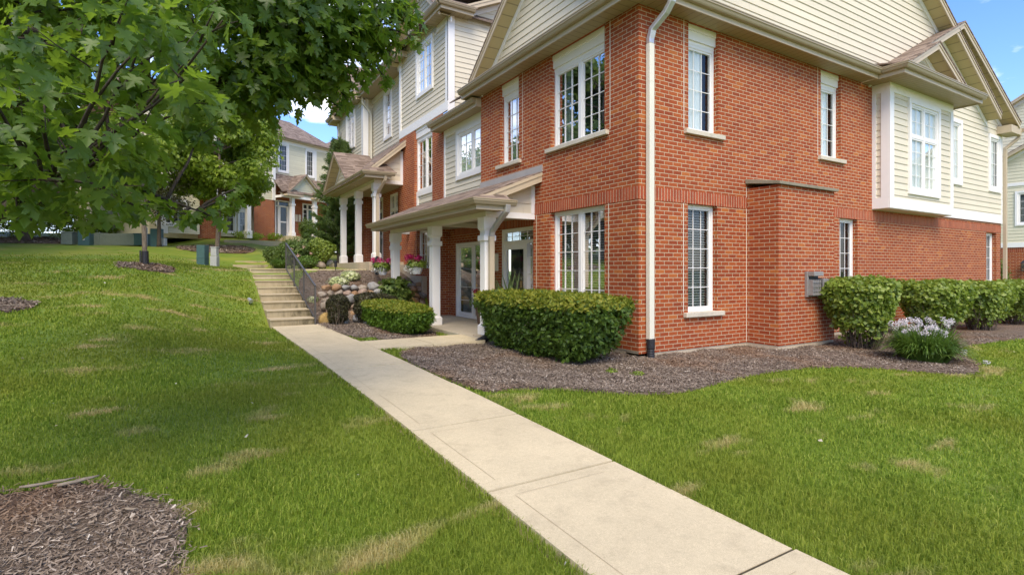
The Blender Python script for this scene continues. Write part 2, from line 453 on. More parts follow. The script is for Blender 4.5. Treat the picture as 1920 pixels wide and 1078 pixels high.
M['yew_bright'] = leaf_mat('bright_yew_needle', [(0.045, 0.095, 0.010), (0.085, 0.175, 0.014), (0.16, 0.26, 0.022)], 0.3, 0.5, 0.35, 1.2, (0.28, 0.42, 0.03))
M['shrub'] = leaf_mat('viburnum_leaf', [(0.095, 0.150, 0.018), (0.20, 0.28, 0.032), (0.36, 0.42, 0.08)], 0.38, 0.42, 0.45, 2.5, (0.30, 0.40, 0.04))
M['shrub2'] = leaf_mat('garden_shrub_leaf', [(0.050, 0.09, 0.016), (0.095, 0.15, 0.024), (0.17, 0.23, 0.045)], 0.3, 0.5, 0.4, 2.0)
M['barberry'] = leaf_mat('barberry_leaf', [(0.030, 0.022, 0.016), (0.050, 0.048, 0.022), (0.085, 0.085, 0.03)], 0.2, 0.5, 0.3, 2.0)
M['varieg'] = leaf_mat('variegated_leaf', [(0.16, 0.22, 0.05), (0.42, 0.46, 0.18), (0.72, 0.72, 0.50)], 0.25, 0.5, 0.4, 6)
M['spruce'] = leaf_mat('spruce_needle', [(0.045, 0.085, 0.022), (0.090, 0.150, 0.034), (0.17, 0.235, 0.045)], 0.3, 0.55, 0.35, 0.8)
M['sedge'] = leaf_mat('strap_leaf', [(0.050, 0.105, 0.014), (0.090, 0.17, 0.020), (0.15, 0.24, 0.035)], 0.3, 0.5, 0.4, 3)
M['allium'] = leaf_mat('lilac_petal', [(0.56, 0.48, 0.49), (0.72, 0.65, 0.64), (0.86, 0.82, 0.79)], 0.3, 0.7, 0.2, 9)
M['pink'] = leaf_mat('pink_petal', [(0.50, 0.02, 0.10), (0.70, 0.05, 0.20), (0.80, 0.16, 0.33)], 0.3, 0.6, 0.3, 9)
M['magenta'] = leaf_mat('magenta_petal', [(0.28, 0.008, 0.06), (0.42, 0.015, 0.10), (0.58, 0.05, 0.18)], 0.3, 0.6, 0.3, 9)
M['red'] = leaf_mat('red_petal', [(0.30, 0.008, 0.010), (0.42, 0.014, 0.016), (0.55, 0.03, 0.03)], 0.3, 0.6, 0.3, 9)
M['litter'] = leaf_mat('dry_leaf_litter', [(0.34, 0.22, 0.09), (0.50, 0.42, 0.28), (0.72, 0.70, 0.62)], 0.1, 0.8, 0.2, 9)
M['rose'] = leaf_mat('pale_rose_petal', [(0.70, 0.32, 0.25), (0.80, 0.48, 0.40), (0.85, 0.65, 0.55)], 0.3, 0.6, 0.3, 9)
M['white_flower'] = leaf_mat('white_petal', [(0.62, 0.64, 0.52), (0.75, 0.76, 0.68), (0.85, 0.85, 0.80)], 0.3, 0.6, 0.3, 9)
def stone_mat(name, a, b, c):
    t = NT(name); o = t.pos(); n = t.noise(5, 5, 0.65, o, 0.5); f = t.noise(60, 3, 0.7, o)
    col = t.ramp(n, [(0.25, a), (0.5, b), (0.78, c)])
    col = t.mix(0.4, col, t.ramp(f, [(0.3, (0.65, 0.65, 0.65)), (0.7, (1.3, 1.3, 1.3))]), 'MULTIPLY')
    return t.done(t.bsdf(col, 0.8, t.bump(t.math('ADD', n, t.math('MULTIPLY', f, 0.3)), 0.4, 0.01), spec=0.3))
ST = [stone_mat('tan_fieldstone', (0.172, 0.133, 0.094), (0.296, 0.242, 0.179), (0.390, 0.335, 0.265)),
      stone_mat('pinkish_fieldstone', (0.203, 0.133, 0.094), (0.328, 0.234, 0.172), (0.390, 0.312, 0.242)),
      stone_mat('grey_fieldstone', (0.17, 0.165, 0.15), (0.29, 0.28, 0.255), (0.40, 0.385, 0.35)),
      stone_mat('rusty_fieldstone', (0.187, 0.094, 0.047), (0.312, 0.187, 0.094), (0.367, 0.281, 0.195)),
      stone_mat('yellow_fieldstone', (0.234, 0.148, 0.047), (0.390, 0.257, 0.086), (0.452, 0.343, 0.156)),
      stone_mat('white_fieldstone', (0.328, 0.320, 0.296), (0.437, 0.421, 0.390), (0.530, 0.515, 0.484))]
# ------------------------------------------------------------------ building kit
def wallX(c): return lambda a, d, z: (c - d, a, z)      # wall facing -X, a = Y, d = distance out of the wall
def wallY(c): return lambda a, d, z: (a, c - d, z)      # wall facing -Y, a = X

def brick_wall(parent, m, a0, a1, z0, z1, holes=(), rev=0.11, name='brick_wall', mat=None):
    mb = MB()
    A = sorted({a0, a1, *[h[0] for h in holes], *[h[1] for h in holes]}); Z = sorted({z0, z1, *[h[2] for h in holes], *[h[3] for h in holes]})
    A = [a for a in A if a0 <= a <= a1]; Z = [z for z in Z if z0 <= z <= z1]
    for i in range(len(A) - 1):
        for j in range(len(Z) - 1):
            ca, cz = (A[i] + A[i + 1]) / 2, (Z[j] + Z[j + 1]) / 2
            if any(h[0] < ca < h[1] and h[2] < cz < h[3] for h in holes): continue
            mb.quad(m(A[i], 0, Z[j]), m(A[i + 1], 0, Z[j]), m(A[i + 1], 0, Z[j + 1]), m(A[i], 0, Z[j + 1]))
    for h0, h1, y0, y1 in holes:
        mb.quad(m(h0, 0, y0), m(h0, -rev, y0), m(h0, -rev, y1), m(h0, 0, y1))
        mb.quad(m(h1, 0, y0), m(h1, -rev, y0), m(h1, -rev, y1), m(h1, 0, y1))
        mb.quad(m(h0, 0, y1), m(h0, -rev, y1), m(h1, -rev, y1), m(h1, 0, y1))
    return mb.build(name, mat or M['brick'], parent)

def clip(poly, z, keep_above):
    out = []
    for i in range(len(poly)):
        p, q = poly[i], poly[(i + 1) % len(poly)]
        pin = p[1] >= z if keep_above else p[1] <= z; qin = q[1] >= z if keep_above else q[1] <= z
        if pin: out.append(p)
        if pin != qin:
            t = (z - p[1]) / (q[1] - p[1]); out.append((p[0] + t * (q[0] - p[0]), z))
    return out

def clipa(poly, a, keep_right):
    return [(x, z) for z, x in clip([(z, x) for x, z in poly], a, keep_right)]
def punch(polys, holes):
    for h0, h1, y0, y1 in holes or ():
        out = []
        for p in polys:
            mid = clip(clip(p, y0, True), y1, False)
            out += [clip(p, y0, False), clip(p, y1, True), clipa(mid, h0, False) if len(mid) > 2 else [], clipa(mid, h1, True) if len(mid) > 2 else []]
        polys = [p for p in out if len(p) > 2]
    return polys
def siding(parent, m, polys, zref=2.84, lap=0.146, off=0.0, mat=None, name='siding_wall', label=None, holes=None):
    """lap siding: every board is tilted out at its lower edge; holes are window openings"""
    mb = MB(); polys = punch(polys, holes)
    for poly in polys:
        zmin = min(p[1] for p in poly); zmax = max(p[1] for p in poly)
        k = math.floor((zmin - zref) / lap)
        while zref + k * lap < zmax - 1e-4:
            zl = zref + k * lap; k += 1
            c = clip(clip(poly, zl, True), zl + lap, False)
            if len(c) < 3: continue
            c = [p for i, p in enumerate(c) if abs(p[0] - c[i - 1][0]) + abs(p[1] - c[i - 1][1]) > 1e-5]
            if len(c) < 3: continue
            D = lambda z: off + 0.004 + 0.016 * (1 - (z - zl) / lap)
            mb.quad(*[m(a, D(z), z) for a, z in c])
            lo = [p for p in c if abs(p[1] - zl) < 1e-4]
            if len(lo) >= 2:
                x0, x1 = min(p[0] for p in lo), max(p[0] for p in lo)
                mb.quad(m(x0, D(zl), zl), m(x1, D(zl), zl), m(x1, off, zl + 0.001), m(x0, off, zl + 0.001))
    return mb.build(name, mat or M['siding'], parent, label=label)

def rect(a0, a1, z0, z1): return [(a0, z0), (a1, z0), (a1, z1), (a0, z1)]

def window(parent, m, a0, a1, z0, z1, d=-0.10, sash=1, cols=3, rows=4, look='dark', casing=0.0, sill=None, header=None, transom=None, flip=False, label=None, fw=0.05, trim=None, sillmat=None):
    """frame (the part) > panes, grille, curtain or dark room, sill, header"""
    W = trim or M['trim']
    fr = MB(); pane = MB(); gr = MB(); room = MB(); cur = MB()
    dep = 0.09
    def bar(mb, x0, x1, y0, y1, d0, d1): mb.box(x0, x1, d0, d1, y0, y1, m)
    bar(fr, a0, a0 + fw, z0, z1, d - dep, d); bar(fr, a1 - fw, a1, z0, z1, d - dep, d)
    bar(fr, a0 + fw, a1 - fw, z0, z0 + fw, d - dep, d); bar(fr, a0 + fw, a1 - fw, z1 - fw, z1, d - dep, d)
    if casing:
        k = casing
        bar(fr, a0 - k, a0, z0 - k, z1 + k, d - dep, d + 0.03); bar(fr, a1, a1 + k, z0 - k, z1 + k, d - dep, d + 0.03)
        bar(fr, a0, a1, z0 - k, z0, d - dep, d + 0.032); bar(fr, a0, a1, z1, z1 + k, d - dep, d + 0.028)
    mul = 0.075
    wi = (a1 - a0 - 2 * fw - (sash - 1) * mul) / sash
    zs = [(z0 + fw, z1 - fw, rows)]
    if transom:
        bar(fr, a0 + fw, a1 - fw, transom - 0.035, transom + 0.035, d - dep, d - 0.006)
        zs = [(z0 + fw, transom - 0.035, rows), (transom + 0.035, z1 - fw, 2)]
    for s in range(sash):
        s0 = a0 + fw + s * (wi + mul); s1 = s0 + wi
        if s: bar(fr, s0 - mul, s0, z0 + fw, z1 - fw, d - dep, d - 0.002)
        for y0, y1, rw in zs:
            b = 0.032
            bar(fr, s0, s0 + b, y0, y1, d - 0.055, d - 0.015); bar(fr, s1 - b, s1, y0, y1, d - 0.055, d - 0.015)
            bar(fr, s0 + b, s1 - b, y0, y0 + b, d - 0.055, d - 0.015); bar(fr, s0 + b, s1 - b, y1 - b, y1, d - 0.055, d - 0.015)
            g0, g1, h0, h1 = s0 + b, s1 - b, y0 + b, y1 - b
            pane.quad(m(g0, d - 0.04, h0), m(g1, d - 0.04, h0), m(g1, d - 0.04, h1), m(g0, d - 0.04, h1))
            for c in range(1, cols):
                x = g0 + (g1 - g0) * c / cols; bar(gr, x - 0.0055, x + 0.0055, h0, h1, d - 0.038, d - 0.026)
            for r in range(1, rw):
                y = h0 + (h1 - h0) * r / rw; bar(gr, g0, g1, y - 0.0055, y + 0.0055, d - 0.037, d - 0.027)
    x0, x1, y0, y1 = a0 + fw, a1 - fw, z0 + fw, z1 - fw
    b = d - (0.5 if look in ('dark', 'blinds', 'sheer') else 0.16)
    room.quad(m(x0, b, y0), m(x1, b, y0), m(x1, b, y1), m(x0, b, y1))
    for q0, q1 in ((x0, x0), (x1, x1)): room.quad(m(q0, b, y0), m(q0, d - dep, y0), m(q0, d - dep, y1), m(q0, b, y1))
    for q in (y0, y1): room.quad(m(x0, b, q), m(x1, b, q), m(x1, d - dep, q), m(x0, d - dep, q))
    def drape(u0, u1, v0, v1, dd):
        n = max(6, int((u1 - u0) / 0.035)); P = [(u0 + (u1 - u0) * i / n, dd + 0.012 * math.sin(i * 1.9) + 0.006 * math.sin(i * 0.7)) for i in range(n + 1)]
        for i in range(n):
            (p, e), (q, f) = P[i], P[i + 1]
            cur.quad(m(p, e, v0), m(q, f, v0), m(q, f, v1), m(p, e, v1))
    cm = M['curtain']
    if look == 'curtain': drape(x0, x1, y0, y1, d - 0.068)
    elif look == 'partcurtain':
        if flip: drape(x0, x0 + (x1 - x0) * 0.72, y0, y1, d - 0.068)
        else: drape(x0 + (x1 - x0) * 0.28, x1, y0, y1, d - 0.068)
    elif look == 'sheer':
        cm = M['sheer']; drape(x0, x0 + (x1 - x0) * 0.18, y0, y1, d - 0.2); drape(x1 - (x1 - x0) * 0.2, x1, y0, y1, d - 0.2)
    elif look == 'blinds':
        cm = M['blind']; k = y0 + 0.02
        while k < y1: cur.quad(m(x0, d - 0.11, k), m(x1, d - 0.11, k), m(x1, d - 0.145, k + 0.028), m(x0, d - 0.145, k + 0.028)); k += 0.045
    wn = fr.build('window', W, parent, label=label)
    pane.build('pane', M['glass'], wn); gr.build('grille', W, wn)
    room.build('dark_interior', M['dark_room'], wn)
    if cur.f: cur.build('blind' if look == 'blinds' else 'curtain', cm, wn)
    if sill is not None:
        sb = MB(); sb.box(a0 - sill, a1 + sill, -0.10, 0.07, z0 - 0.075, z0 + 0.001, m); sb.build('sill', sillmat or M['stone_sill'], wn, bevel=0.006)
    if header is not None:
        hb = MB(); hb.box(a0, a1, d - dep, d + 0.005, z1 + 0.001, z1 + 0.06, m); hb.box(a0, a1, d - dep, d + 0.04, z1 + 0.06, header - 0.10, m); hb.box(a0, a1, d - dep, d + 0.055, header - 0.10, header, m); hb.build('header', W, wn)
    return wn

GP = [(0, 0), (0.07, 0), (0.085, 0.018), (0.10, 0.05), (0.115, 0.062), (0.115, 0.088), (0.125, 0.092), (0.125, 0.108), (0.115, 0.112), (0, 0.112)]
def gutter(parent, m, a0, a1, d, z, mat=None, mitre0=0, mitre1=0, name='gutter'):
    mb = MB()
    A = [m(a0 - mitre0 * p, d + p, z + q) for p, q in GP]; B = [m(a1 + mitre1 * p, d + p, z + q) for p, q in GP]
    mb.prism(A, B); return mb.build(name, mat or M['tan'], parent)

def eave(parent, m, a0, a1, zs, ov, sm, mitre0=0, mitre1=0, ends=True, gut=True, s0=None):
    sb = MB(); sb.box(a0 - mitre0 * ov if s0 is None else s0, a1 + mitre1 * ov, 0.001, ov, zs, zs + 0.012, m); sb.build('soffit', sm, parent)
    fb = MB()
    e0, e1 = a0 - mitre0 * ov, a1 + mitre1 * ov
    fb.box(e0 - mitre0 * 0.025, e1 + mitre1 * 0.025, ov, ov + 0.025, zs - 0.03, zs + 0.16, m)
    if ends and not mitre0: fb.box(e0 - 0.02, e0, 0.0, ov + 0.025, zs - 0.03, zs + 0.16, m)
    if ends and not mitre1: fb.box(e1, e1 + 0.02, 0.0, ov + 0.025, zs - 0.03, zs + 0.16, m)
    fb.build('fascia', M['fascia'], parent)
    if gut: gutter(parent, m, e0 - mitre0 * 0.025, e1 + mitre1 * 0.025, ov + 0.026, zs + 0.055, mitre0=mitre0, mitre1=mitre1)

def rake(parent, m, low, high, ov, trim=True, fh=0.16, back=0.0, sm=None):
    """sloping overhang: fascia, soffit and the white board under it. low/high are (a, z) of the fascia's lower edge"""
    (a0, z0), (a1, z1) = low, high
    f = MB()
    P = lambda d, e: [m(a0, d, z0 + e), m(a1, d, z1 + e)]
    f.prism([m(a0, ov, z0), m(a1, ov, z1), m(a1, ov, z1 + fh), m(a0, ov, z0 + fh)], [m(a0, ov + 0.03, z0), m(a1, ov + 0.03, z1), m(a1, ov + 0.03, z1 + fh), m(a0, ov + 0.03, z0 + fh)])
    f.prism([m(a0, ov + 0.03, z0 + fh * 0.62), m(a1, ov + 0.03, z1 + fh * 0.62), m(a1, ov + 0.03, z1 + fh), m(a0, ov + 0.03, z0 + fh)],
            [m(a0, ov + 0.045, z0 + fh * 0.62), m(a1, ov + 0.045, z1 + fh * 0.62), m(a1, ov + 0.045, z1 + fh), m(a0, ov + 0.045, z0 + fh)])
    f.build('rake_board', M['fascia'], parent)
    s = MB(); s.prism([m(a0, back, z0 + 0.03), m(a1, back, z1 + 0.03), m(a1, back, z1 + 0.045), m(a0, back, z0 + 0.045)], [m(a0, ov, z0 + 0.03), m(a1, ov, z1 + 0.03), m(a1, ov, z1 + 0.045), m(a0, ov, z0 + 0.045)])
    s.build('soffit', sm or M['soffit_z'], parent)
    if trim:
        t = MB(); t.prism([m(a0, 0.0, z0 - 0.11), m(a1, 0.0, z1 - 0.11), m(a1, 0.0, z1 + 0.03), m(a0, 0.0, z0 + 0.03)], [m(a0, 0.035, z0 - 0.11), m(a1, 0.035, z1 - 0.11), m(a1, 0.035, z1 + 0.03), m(a0, 0.035, z0 + 0.03)])
        t.build('rake_trim', M['trim'], parent)

def gable_roof(parent, m, a0, a1, ac, zb, slope, ov, back, fh=0.16, ext=0.0, mat=None, trim=True, sides=(1, 1), inset0=None):
    za0 = zb + slope * (ac - a0)
    low0 = (a0 - ext, zb - slope * ext); low1 = (a1 + ext, zb - slope * ext); top = (ac, za0)
    if sides[0]: rake(parent, m, low0 if inset0 is None else (a0 + inset0, zb + slope * inset0), top, ov, trim, fh)
    if sides[1]: rake(parent, m, low1, top, ov, trim, fh)
    r = MB(); t = 0.035
    for lo in (low0, low1):
        r.prism([m(lo[0], ov + 0.06, lo[1] + fh), m(top[0], ov + 0.06, top[1] + fh), m(top[0], back, top[1] + fh), m(lo[0], back, lo[1] + fh)],
                [m(lo[0], ov + 0.06, lo[1] + fh + t), m(top[0], ov + 0.06, top[1] + fh + t), m(top[0], back, top[1] + fh + t), m(lo[0], back, lo[1] + fh + t)])
    r.build('roof', mat or M['shingle'], parent)

def column(parent, x0, y0, s, z0, z1, name='column', base=0.20, cap=0.22):
    """boxed white column: shaft, plinth, neck band and flared capital"""
    c = MB(); e = 0.035
    c.box(x0, x0 + s, y0, y0 + s, z0 + base, z1 - 0.10)
    c.box(x0 - e, x0 + s + e, y0 - e, y0 + s + e, z0, z0 + base - 0.03)
    c.prism([(x0 - e, y0 - e, z0 + base - 0.03), (x0 + s + e, y0 - e, z0 + base - 0.03), (x0 + s + e, y0 + s + e, z0 + base - 0.03), (x0 - e, y0 + s + e, z0 + base - 0.03)],
            [(x0 - .004, y0 - .004, z0 + base + .004), (x0 + s + .004, y0 - .004, z0 + base + .004), (x0 + s + .004, y0 + s + .004, z0 + base + .004), (x0 - .004, y0 + s + .004, z0 + base + .004)])
    b = z1 - 0.46; c.box(x0 - e, x0 + s + e, y0 - e, y0 + s + e, b, b + 0.11)
    k = z1 - 0.22
    c.prism([(x0, y0, k - 0.05), (x0 + s, y0, k - 0.05), (x0 + s, y0 + s, k - 0.05), (x0, y0 + s, k - 0.05)], [(x0 - e, y0 - e, k), (x0 + s + e, y0 - e, k), (x0 + s + e, y0 + s + e, k), (x0 - e, y0 + s + e, k)])
    c.box(x0 - e, x0 + s + e, y0 - e, y0 + s + e, k, z1)
    return c.build(name, M['trim'], parent, bevel=0.006)

def soldier(parent, m, segs, z0, z1):
    mb = MB()
    for a0, a1 in segs: mb.box(a0, a1, -0.01, 0.006, z0, z1, m)
    return mb.build('soldier_course', M['soldier'], parent)

# ================================================================== end townhouse (corner at the origin)
H1 = thing('townhouse', 'red brick end townhouse at the corner, with cream gables, a white bay and low porch', 'townhouse', (0, 0, 0), 'attached townhouses up the slope')
LX, RY = wallX(0.0), wallY(0.0)
ZS = 5.613                      # soffit height
TOP = 5.30
def bigw(m, a0, a1, look, sash=1, **k): return window(H1, m, a0, a1, 3.793, TOP, sash=sash, look=look, sill=0.11, header=ZS - 0.003, **k)
holesL = [(0.80, 2.37, 3.793, ZS), (3.54, 4.33, 3.793, ZS), (0.80, 2.37, 0.66, 2.563)]
brick_wall(H1, LX, 0, 2.98, 0.165, 2.77, [h for h in holesL if h[3] < 3])
brick_wall(H1, LX, 0, 5.258, 2.77, ZS + 0.01, [h for h in holesL if h[3] > 3])
eb = MB(); eb.quad((0, 5.258, 2.4), (0.35, 5.258, 2.4), (0.35, 5.258, 5.6), (0, 5.258, 5.6)); eb.build('brick_return', M['brick'], H1); eb = MB(); eb.quad((0, 2.98, 0.1), (0.45, 2.98, 0.1), (0.45, 2.98, 2.77), (0, 2.98, 2.77)); eb.build('brick_return', M['brick'], H1)
soldier(H1, LX, [(-0.004, 2.98)], 2.563, 2.766)
bigw(LX, 0.80, 2.37, 'sheer', 2); bigw(LX, 3.54, 4.33, 'sheer', 1)
window(H1, LX, 0.80, 2.37, 0.66, 2.563, sash=2, rows=5, look='blinds', sill=0.11)
holesR = [(1.14, 1.91, 3.793, ZS), (5.158, 5.928, 3.793, ZS), (1.13, 1.885, 0.735, 2.563), (5.88, 6.62, 0.735, 2.563), (13.9, 14.67, 0.735, 2.545)]
brick_wall(H1, RY, 0, 15.03, 0.13, 2.77, [h for h in holesR if h[3] < 3])
brick_wall(H1, RY, 0, 7.30, 2.77, ZS + 0.01, [h for h in holesR if h[3] > 3])
brick_wall(H1, RY, 7.30, 15.03, 2.77, 2.845, [])
soldier(H1, RY, [(-0.004, 2.70), (4.50, 15.03)], 2.563, 2.766)
bigw(RY, 1.14, 1.91, 'partcurtain', flip=True); bigw(RY, 5.158, 5.928, 'partcurtain', flip=True)
window(H1, RY, 1.13, 1.885, 0.735, 2.563, rows=5, look='blinds', sill=0.11)
window(H1, RY, 5.88, 6.62, 0.735, 2.563, rows=5, look='dark', sill=0.11)
window(H1, RY, 13.9, 14.67, 0.735, 2.545, rows=5, look='sheer', sill=0.11)
# vertical control joints in the brickwork beside the windows
cj = MB()
for a, z0, z1 in ((0.66, 3.80, ZS), (0.70, 0.2, 2.56), (3.38, 3.80, ZS), (2.86, 0.2, 2.56)): cj.box(a - 0.006, a + 0.006, -0.01, 0.002, z0, z1, LX)
for a, z0, z1 in ((1.03, 3.80, ZS), (1.02, 0.75, 2.56), (5.04, 3.80, ZS), (2.695, 0.15, 2.95)): cj.box(a - 0.007, a + 0.007, -0.01, 0.002, z0, z1, RY)
cj.build('control_joint', M['cream_trim'], H1)
# foundation strip under the brick
fd = MB(); fd.box(0.012, 0.3, 0.012, 2.98, -0.4, 0.163); fd.box(0.012, 15.02, 0.012, 0.3, -0.4, 0.128); fd.box(2.715, 4.485, -0.597, 0.012, -0.4, 0.128)
fd.build('foundation', M['foundation'], H1)
# chimney chase: shallow brick box on the right wall with a weathered stone cap
cb = MB()
cx0, cx1, cy, ct = 2.709, 4.495, -0.611, 2.93
cb.quad((cx0, 0, 0.13), (cx0, cy, 0.13), (cx0, cy, ct), (cx0, 0, ct)); cb.quad((cx0, cy, 0.13), (cx1, cy, 0.13), (cx1, cy, ct), (cx0, cy, ct)); cb.quad((cx1, cy, 0.13), (cx1, 0, 0.13), (cx1, 0, ct), (cx1, cy, ct))
chase = cb.build('brick_chase', M['brick'], H1)
cp = MB(); cp.prism([(cx0 - 0.05, 0, 3.02), (cx1 + 0.05, 0, 3.02), (cx1 + 0.05, cy - 0.06, 2.93), (cx0 - 0.05, cy - 0.06, 2.93)], [(cx0 - 0.05, 0, 3.10), (cx1 + 0.05, 0, 3.10), (cx1 + 0.05, cy - 0.06, 2.985), (cx0 - 0.05, cy - 0.06, 2.985)])
cp.build('stone_cap', M['capstone'], chase, bevel=0.008)
# fireplace vent on the chase
V = wallY(cy); vb = MB()
vb.box(3.50, 3.86, 0, 0.05, 0.96, 1.42, V); vb.box(3.53, 3.83, 0.05, 0.16, 1.34, 1.42, V); vb.box(3.53, 3.83, 0.05, 0.14, 0.99, 1.03, V)
for k in range(5): vb.box(3.545 + k * 0.06, 3.565 + k * 0.06, 0.05, 0.13, 1.03, 1.27, V)
for k in range(3): vb.box(3.545, 3.81, 0.12, 0.135, 1.06 + k * 0.08, 1.075 + k * 0.08, V)
vb.box(3.83, 3.86, 0.05, 0.17, 1.0, 1.30, V); vb.box(3.80, 4.03, 0.15, 0.175, 0.99, 1.29, V)
vent = vb.build('vent_hood', M['grey_metal'], chase, bevel=0.004)
vi = MB(); vi.box(3.555, 3.81, 0.052, 0.07, 1.28, 1.335, V); vi.build('vent_opening', M['black_plastic'], vent)

# eaves of the brick storeys
eave(H1, LX, 0.0, 5.60, ZS, 0.33, M['soffit_y'], mitre0=1)
eave(H1, RY, 0.0, 6.772, ZS, 0.33, M['soffit_x'], mitre0=1, ends=False, s0=0.0)
# left gable (faces the path)
GL = [(-0.05, 5.70), (5.20, 5.70), (2.6, 7.75)]
siding(H1, LX, [GL])
gable_roof(H1, LX, 0.0, 5.14, 2.57, 5.72, 0.79, 0.33, -4.0, ext=0.03, inset0=0.28)
# main gable over the right wall, and the gable over the sided end
siding(H1, RY, [[(0.0, 5.70), (13.9, 5.70), (6.9, 9.78)]])
gable_roof(H1, RY, 0.0, 13.8, 6.9, 5.76, 0.583, 0.33, -7.0, ext=0.03, inset0=0.32)
siding(H1, RY, [rect(7.29, 15.03, 3.0, 5.72)], zref=2.84, off=0.008, holes=[(11.25, 11.98, 3.85, 5.42), (14.06, 14.78, 3.85, 5.34)])
siding(H1, RY, [[(7.15, 5.72), (15.03, 5.72), (11.17, 7.69)]], off=0.008)
gable_roof(H1, RY, 7.2, 15.14, 11.17, 5.72, 0.5, 0.36, -4.0, ext=0.10, sides=(1, 1))
wt = MB(); wt.box(7.29, 15.04, 0.0, 0.035, 2.845, 3.10, RY); wt.box(7.28, 7.42, 0.0, 0.034, 3.10, ZS, RY); wt.box(14.98, 15.05, -0.1, 0.034, 3.10, 5.55, RY); wt.build('band_board', M['trim'], H1)
# boxed eave return, downspout at the far right corner
rb = MB(); rb.box(14.62, 15.45, 0.0, 0.36, 5.50, 5.72, RY); rb.build('eave_return', M['fascia'], H1)
gutter(H1, lambda a, d, z: (15.45 + d, a, z), -0.42, 3.0, 0.0, 5.60)
rs = MB(); rs.box(15.0, 15.03, -8.0, 0.0, 0.1, 5.7, lambda a, d, z: (a, -d, z)); rs.build('side_wall', M['siding'], H1)
ds = MB(); ds.rtube([(15.5, -0.30, 5.62), (15.5, -0.28, 5.45), (15.16, -0.07, 5.12), (15.13, -0.07, 4.9), (15.13, -0.07, 0.2)], 0.05, 0.04, (1, 0, 0)); ds.build('downspout', M['fascia'], H1)
window(H1, RY, 11.25, 11.98, 3.85, 5.42, d=0.03, rows=4, look='partcurtain', casing=0.10)
window(H1, RY, 14.06, 14.78, 3.85, 5.34, d=0.03, rows=4, look='partcurtain', casing=0.10, flip=True)
# bay window box
bx0, bx1, by, bz0 = 7.29, 10.55, -0.332, 2.83
BM = wallY(by)
bay = MB(); bay.box(bx0 + 0.01, bx0 + 0.9, by + 0.01, 0.01, bz0 + 0.02, ZS); bay.box(bx1 - 0.82, bx1 - 0.01, by + 0.01, 0.01, bz0 + 0.02, ZS); bay.box(bx0 + 0.9, bx1 - 0.82, by + 0.01, 0.01, bz0 + 0.02, 3.28); bay = bay.build('bay', M['siding'], H1, label='white trimmed box bay standing out of the upper wall')
siding(bay, BM, [rect(bx0 + 0.14, bx1 - 0.12, bz0 + 0.2, ZS)], holes=[(8.24, 9.68, 3.30, 5.30)]); siding(bay, wallX(bx0), [rect(by + 0.13, -0.02, bz0 + 0.2, ZS)])
bt = MB()
for m, a0, a1 in ((BM, bx0 - 0.03, bx1 + 0.03), (wallX(bx0), by, 0.0)):
    bt.box(a0, a1, 0.0, 0.032, bz0, bz0 + 0.24, m); bt.box(a0, a1, 0.0, 0.031, ZS - 0.2, ZS, m)
bt.box(bx0 - 0.032, bx0 + 0.16, 0.0, 0.034, bz0 + 0.24, ZS - 0.2, BM); bt.box(bx1 - 0.13, bx1 + 0.03, 0.0, 0.034, bz0 + 0.24, ZS - 0.2, BM)
bt.box(by, by + 0.15, 0.0, 0.033, bz0 + 0.24, ZS - 0.2, wallX(bx0)); bt.box(-0.08, 0.0, 0.0, 0.033, bz0 + 0.24, ZS - 0.2, wallX(bx0))
bt.build('corner_board', M['trim'], bay)
bb = MB(); bb.box(bx0, bx1, by, 0.0, bz0 - 0.012, bz0 + 0.02); bb.build('bay_floor', M['trim'], bay)
window(H1, BM, 8.24, 9.68, 3.30, 5.30, d=0.03, sash=2, cols=2, rows=4, look='curtain', casing=0.10, transom=4.55, label='double bay window with white drapes')
# bay eave with its own little gable
BE = wallY(-0.02)
sf = MB(); sf.box(6.80, 10.88, -0.82, 0.0, ZS, ZS + 0.012); sf.build('soffit', M['soffit_x'], H1)
bf = MB(); bf.box(6.775, 10.905, -0.845, -0.82, ZS - 0.03, ZS + 0.16); bf.box(6.775, 6.80, -0.82, -0.36, ZS - 0.03, ZS + 0.16); bf.box(10.88, 10.905, -0.82, 0.0, ZS - 0.03, ZS + 0.16); bf.build('fascia', M['fascia'], H1)
gutter(H1, wallY(-0.846), 6.775, 10.88, 0.0, ZS + 0.055, mitre0=1, mitre1=0)
gutter(H1, wallX(6.774), -0.846, -0.46, 0.0, ZS + 0.055, mitre0=1)
cov = MB(); cov.slab([(6.75, -0.86, 5.80), (10.93, -0.86, 5.80), (10.93, 0.0, 6.0), (6.75, 0.0, 6.0)], 0.03); cov.build('roof', M['shingle'], H1)
SG = wallY(-0.34)
siding(H1, SG, [[(7.25, 5.78), (10.55, 5.78), (8.905, 6.60)]])
gable_roof(H1, SG, 7.30, 10.51, 8.905, 5.77, 0.506, 0.30, -0.42, fh=0.15, ext=0.08)

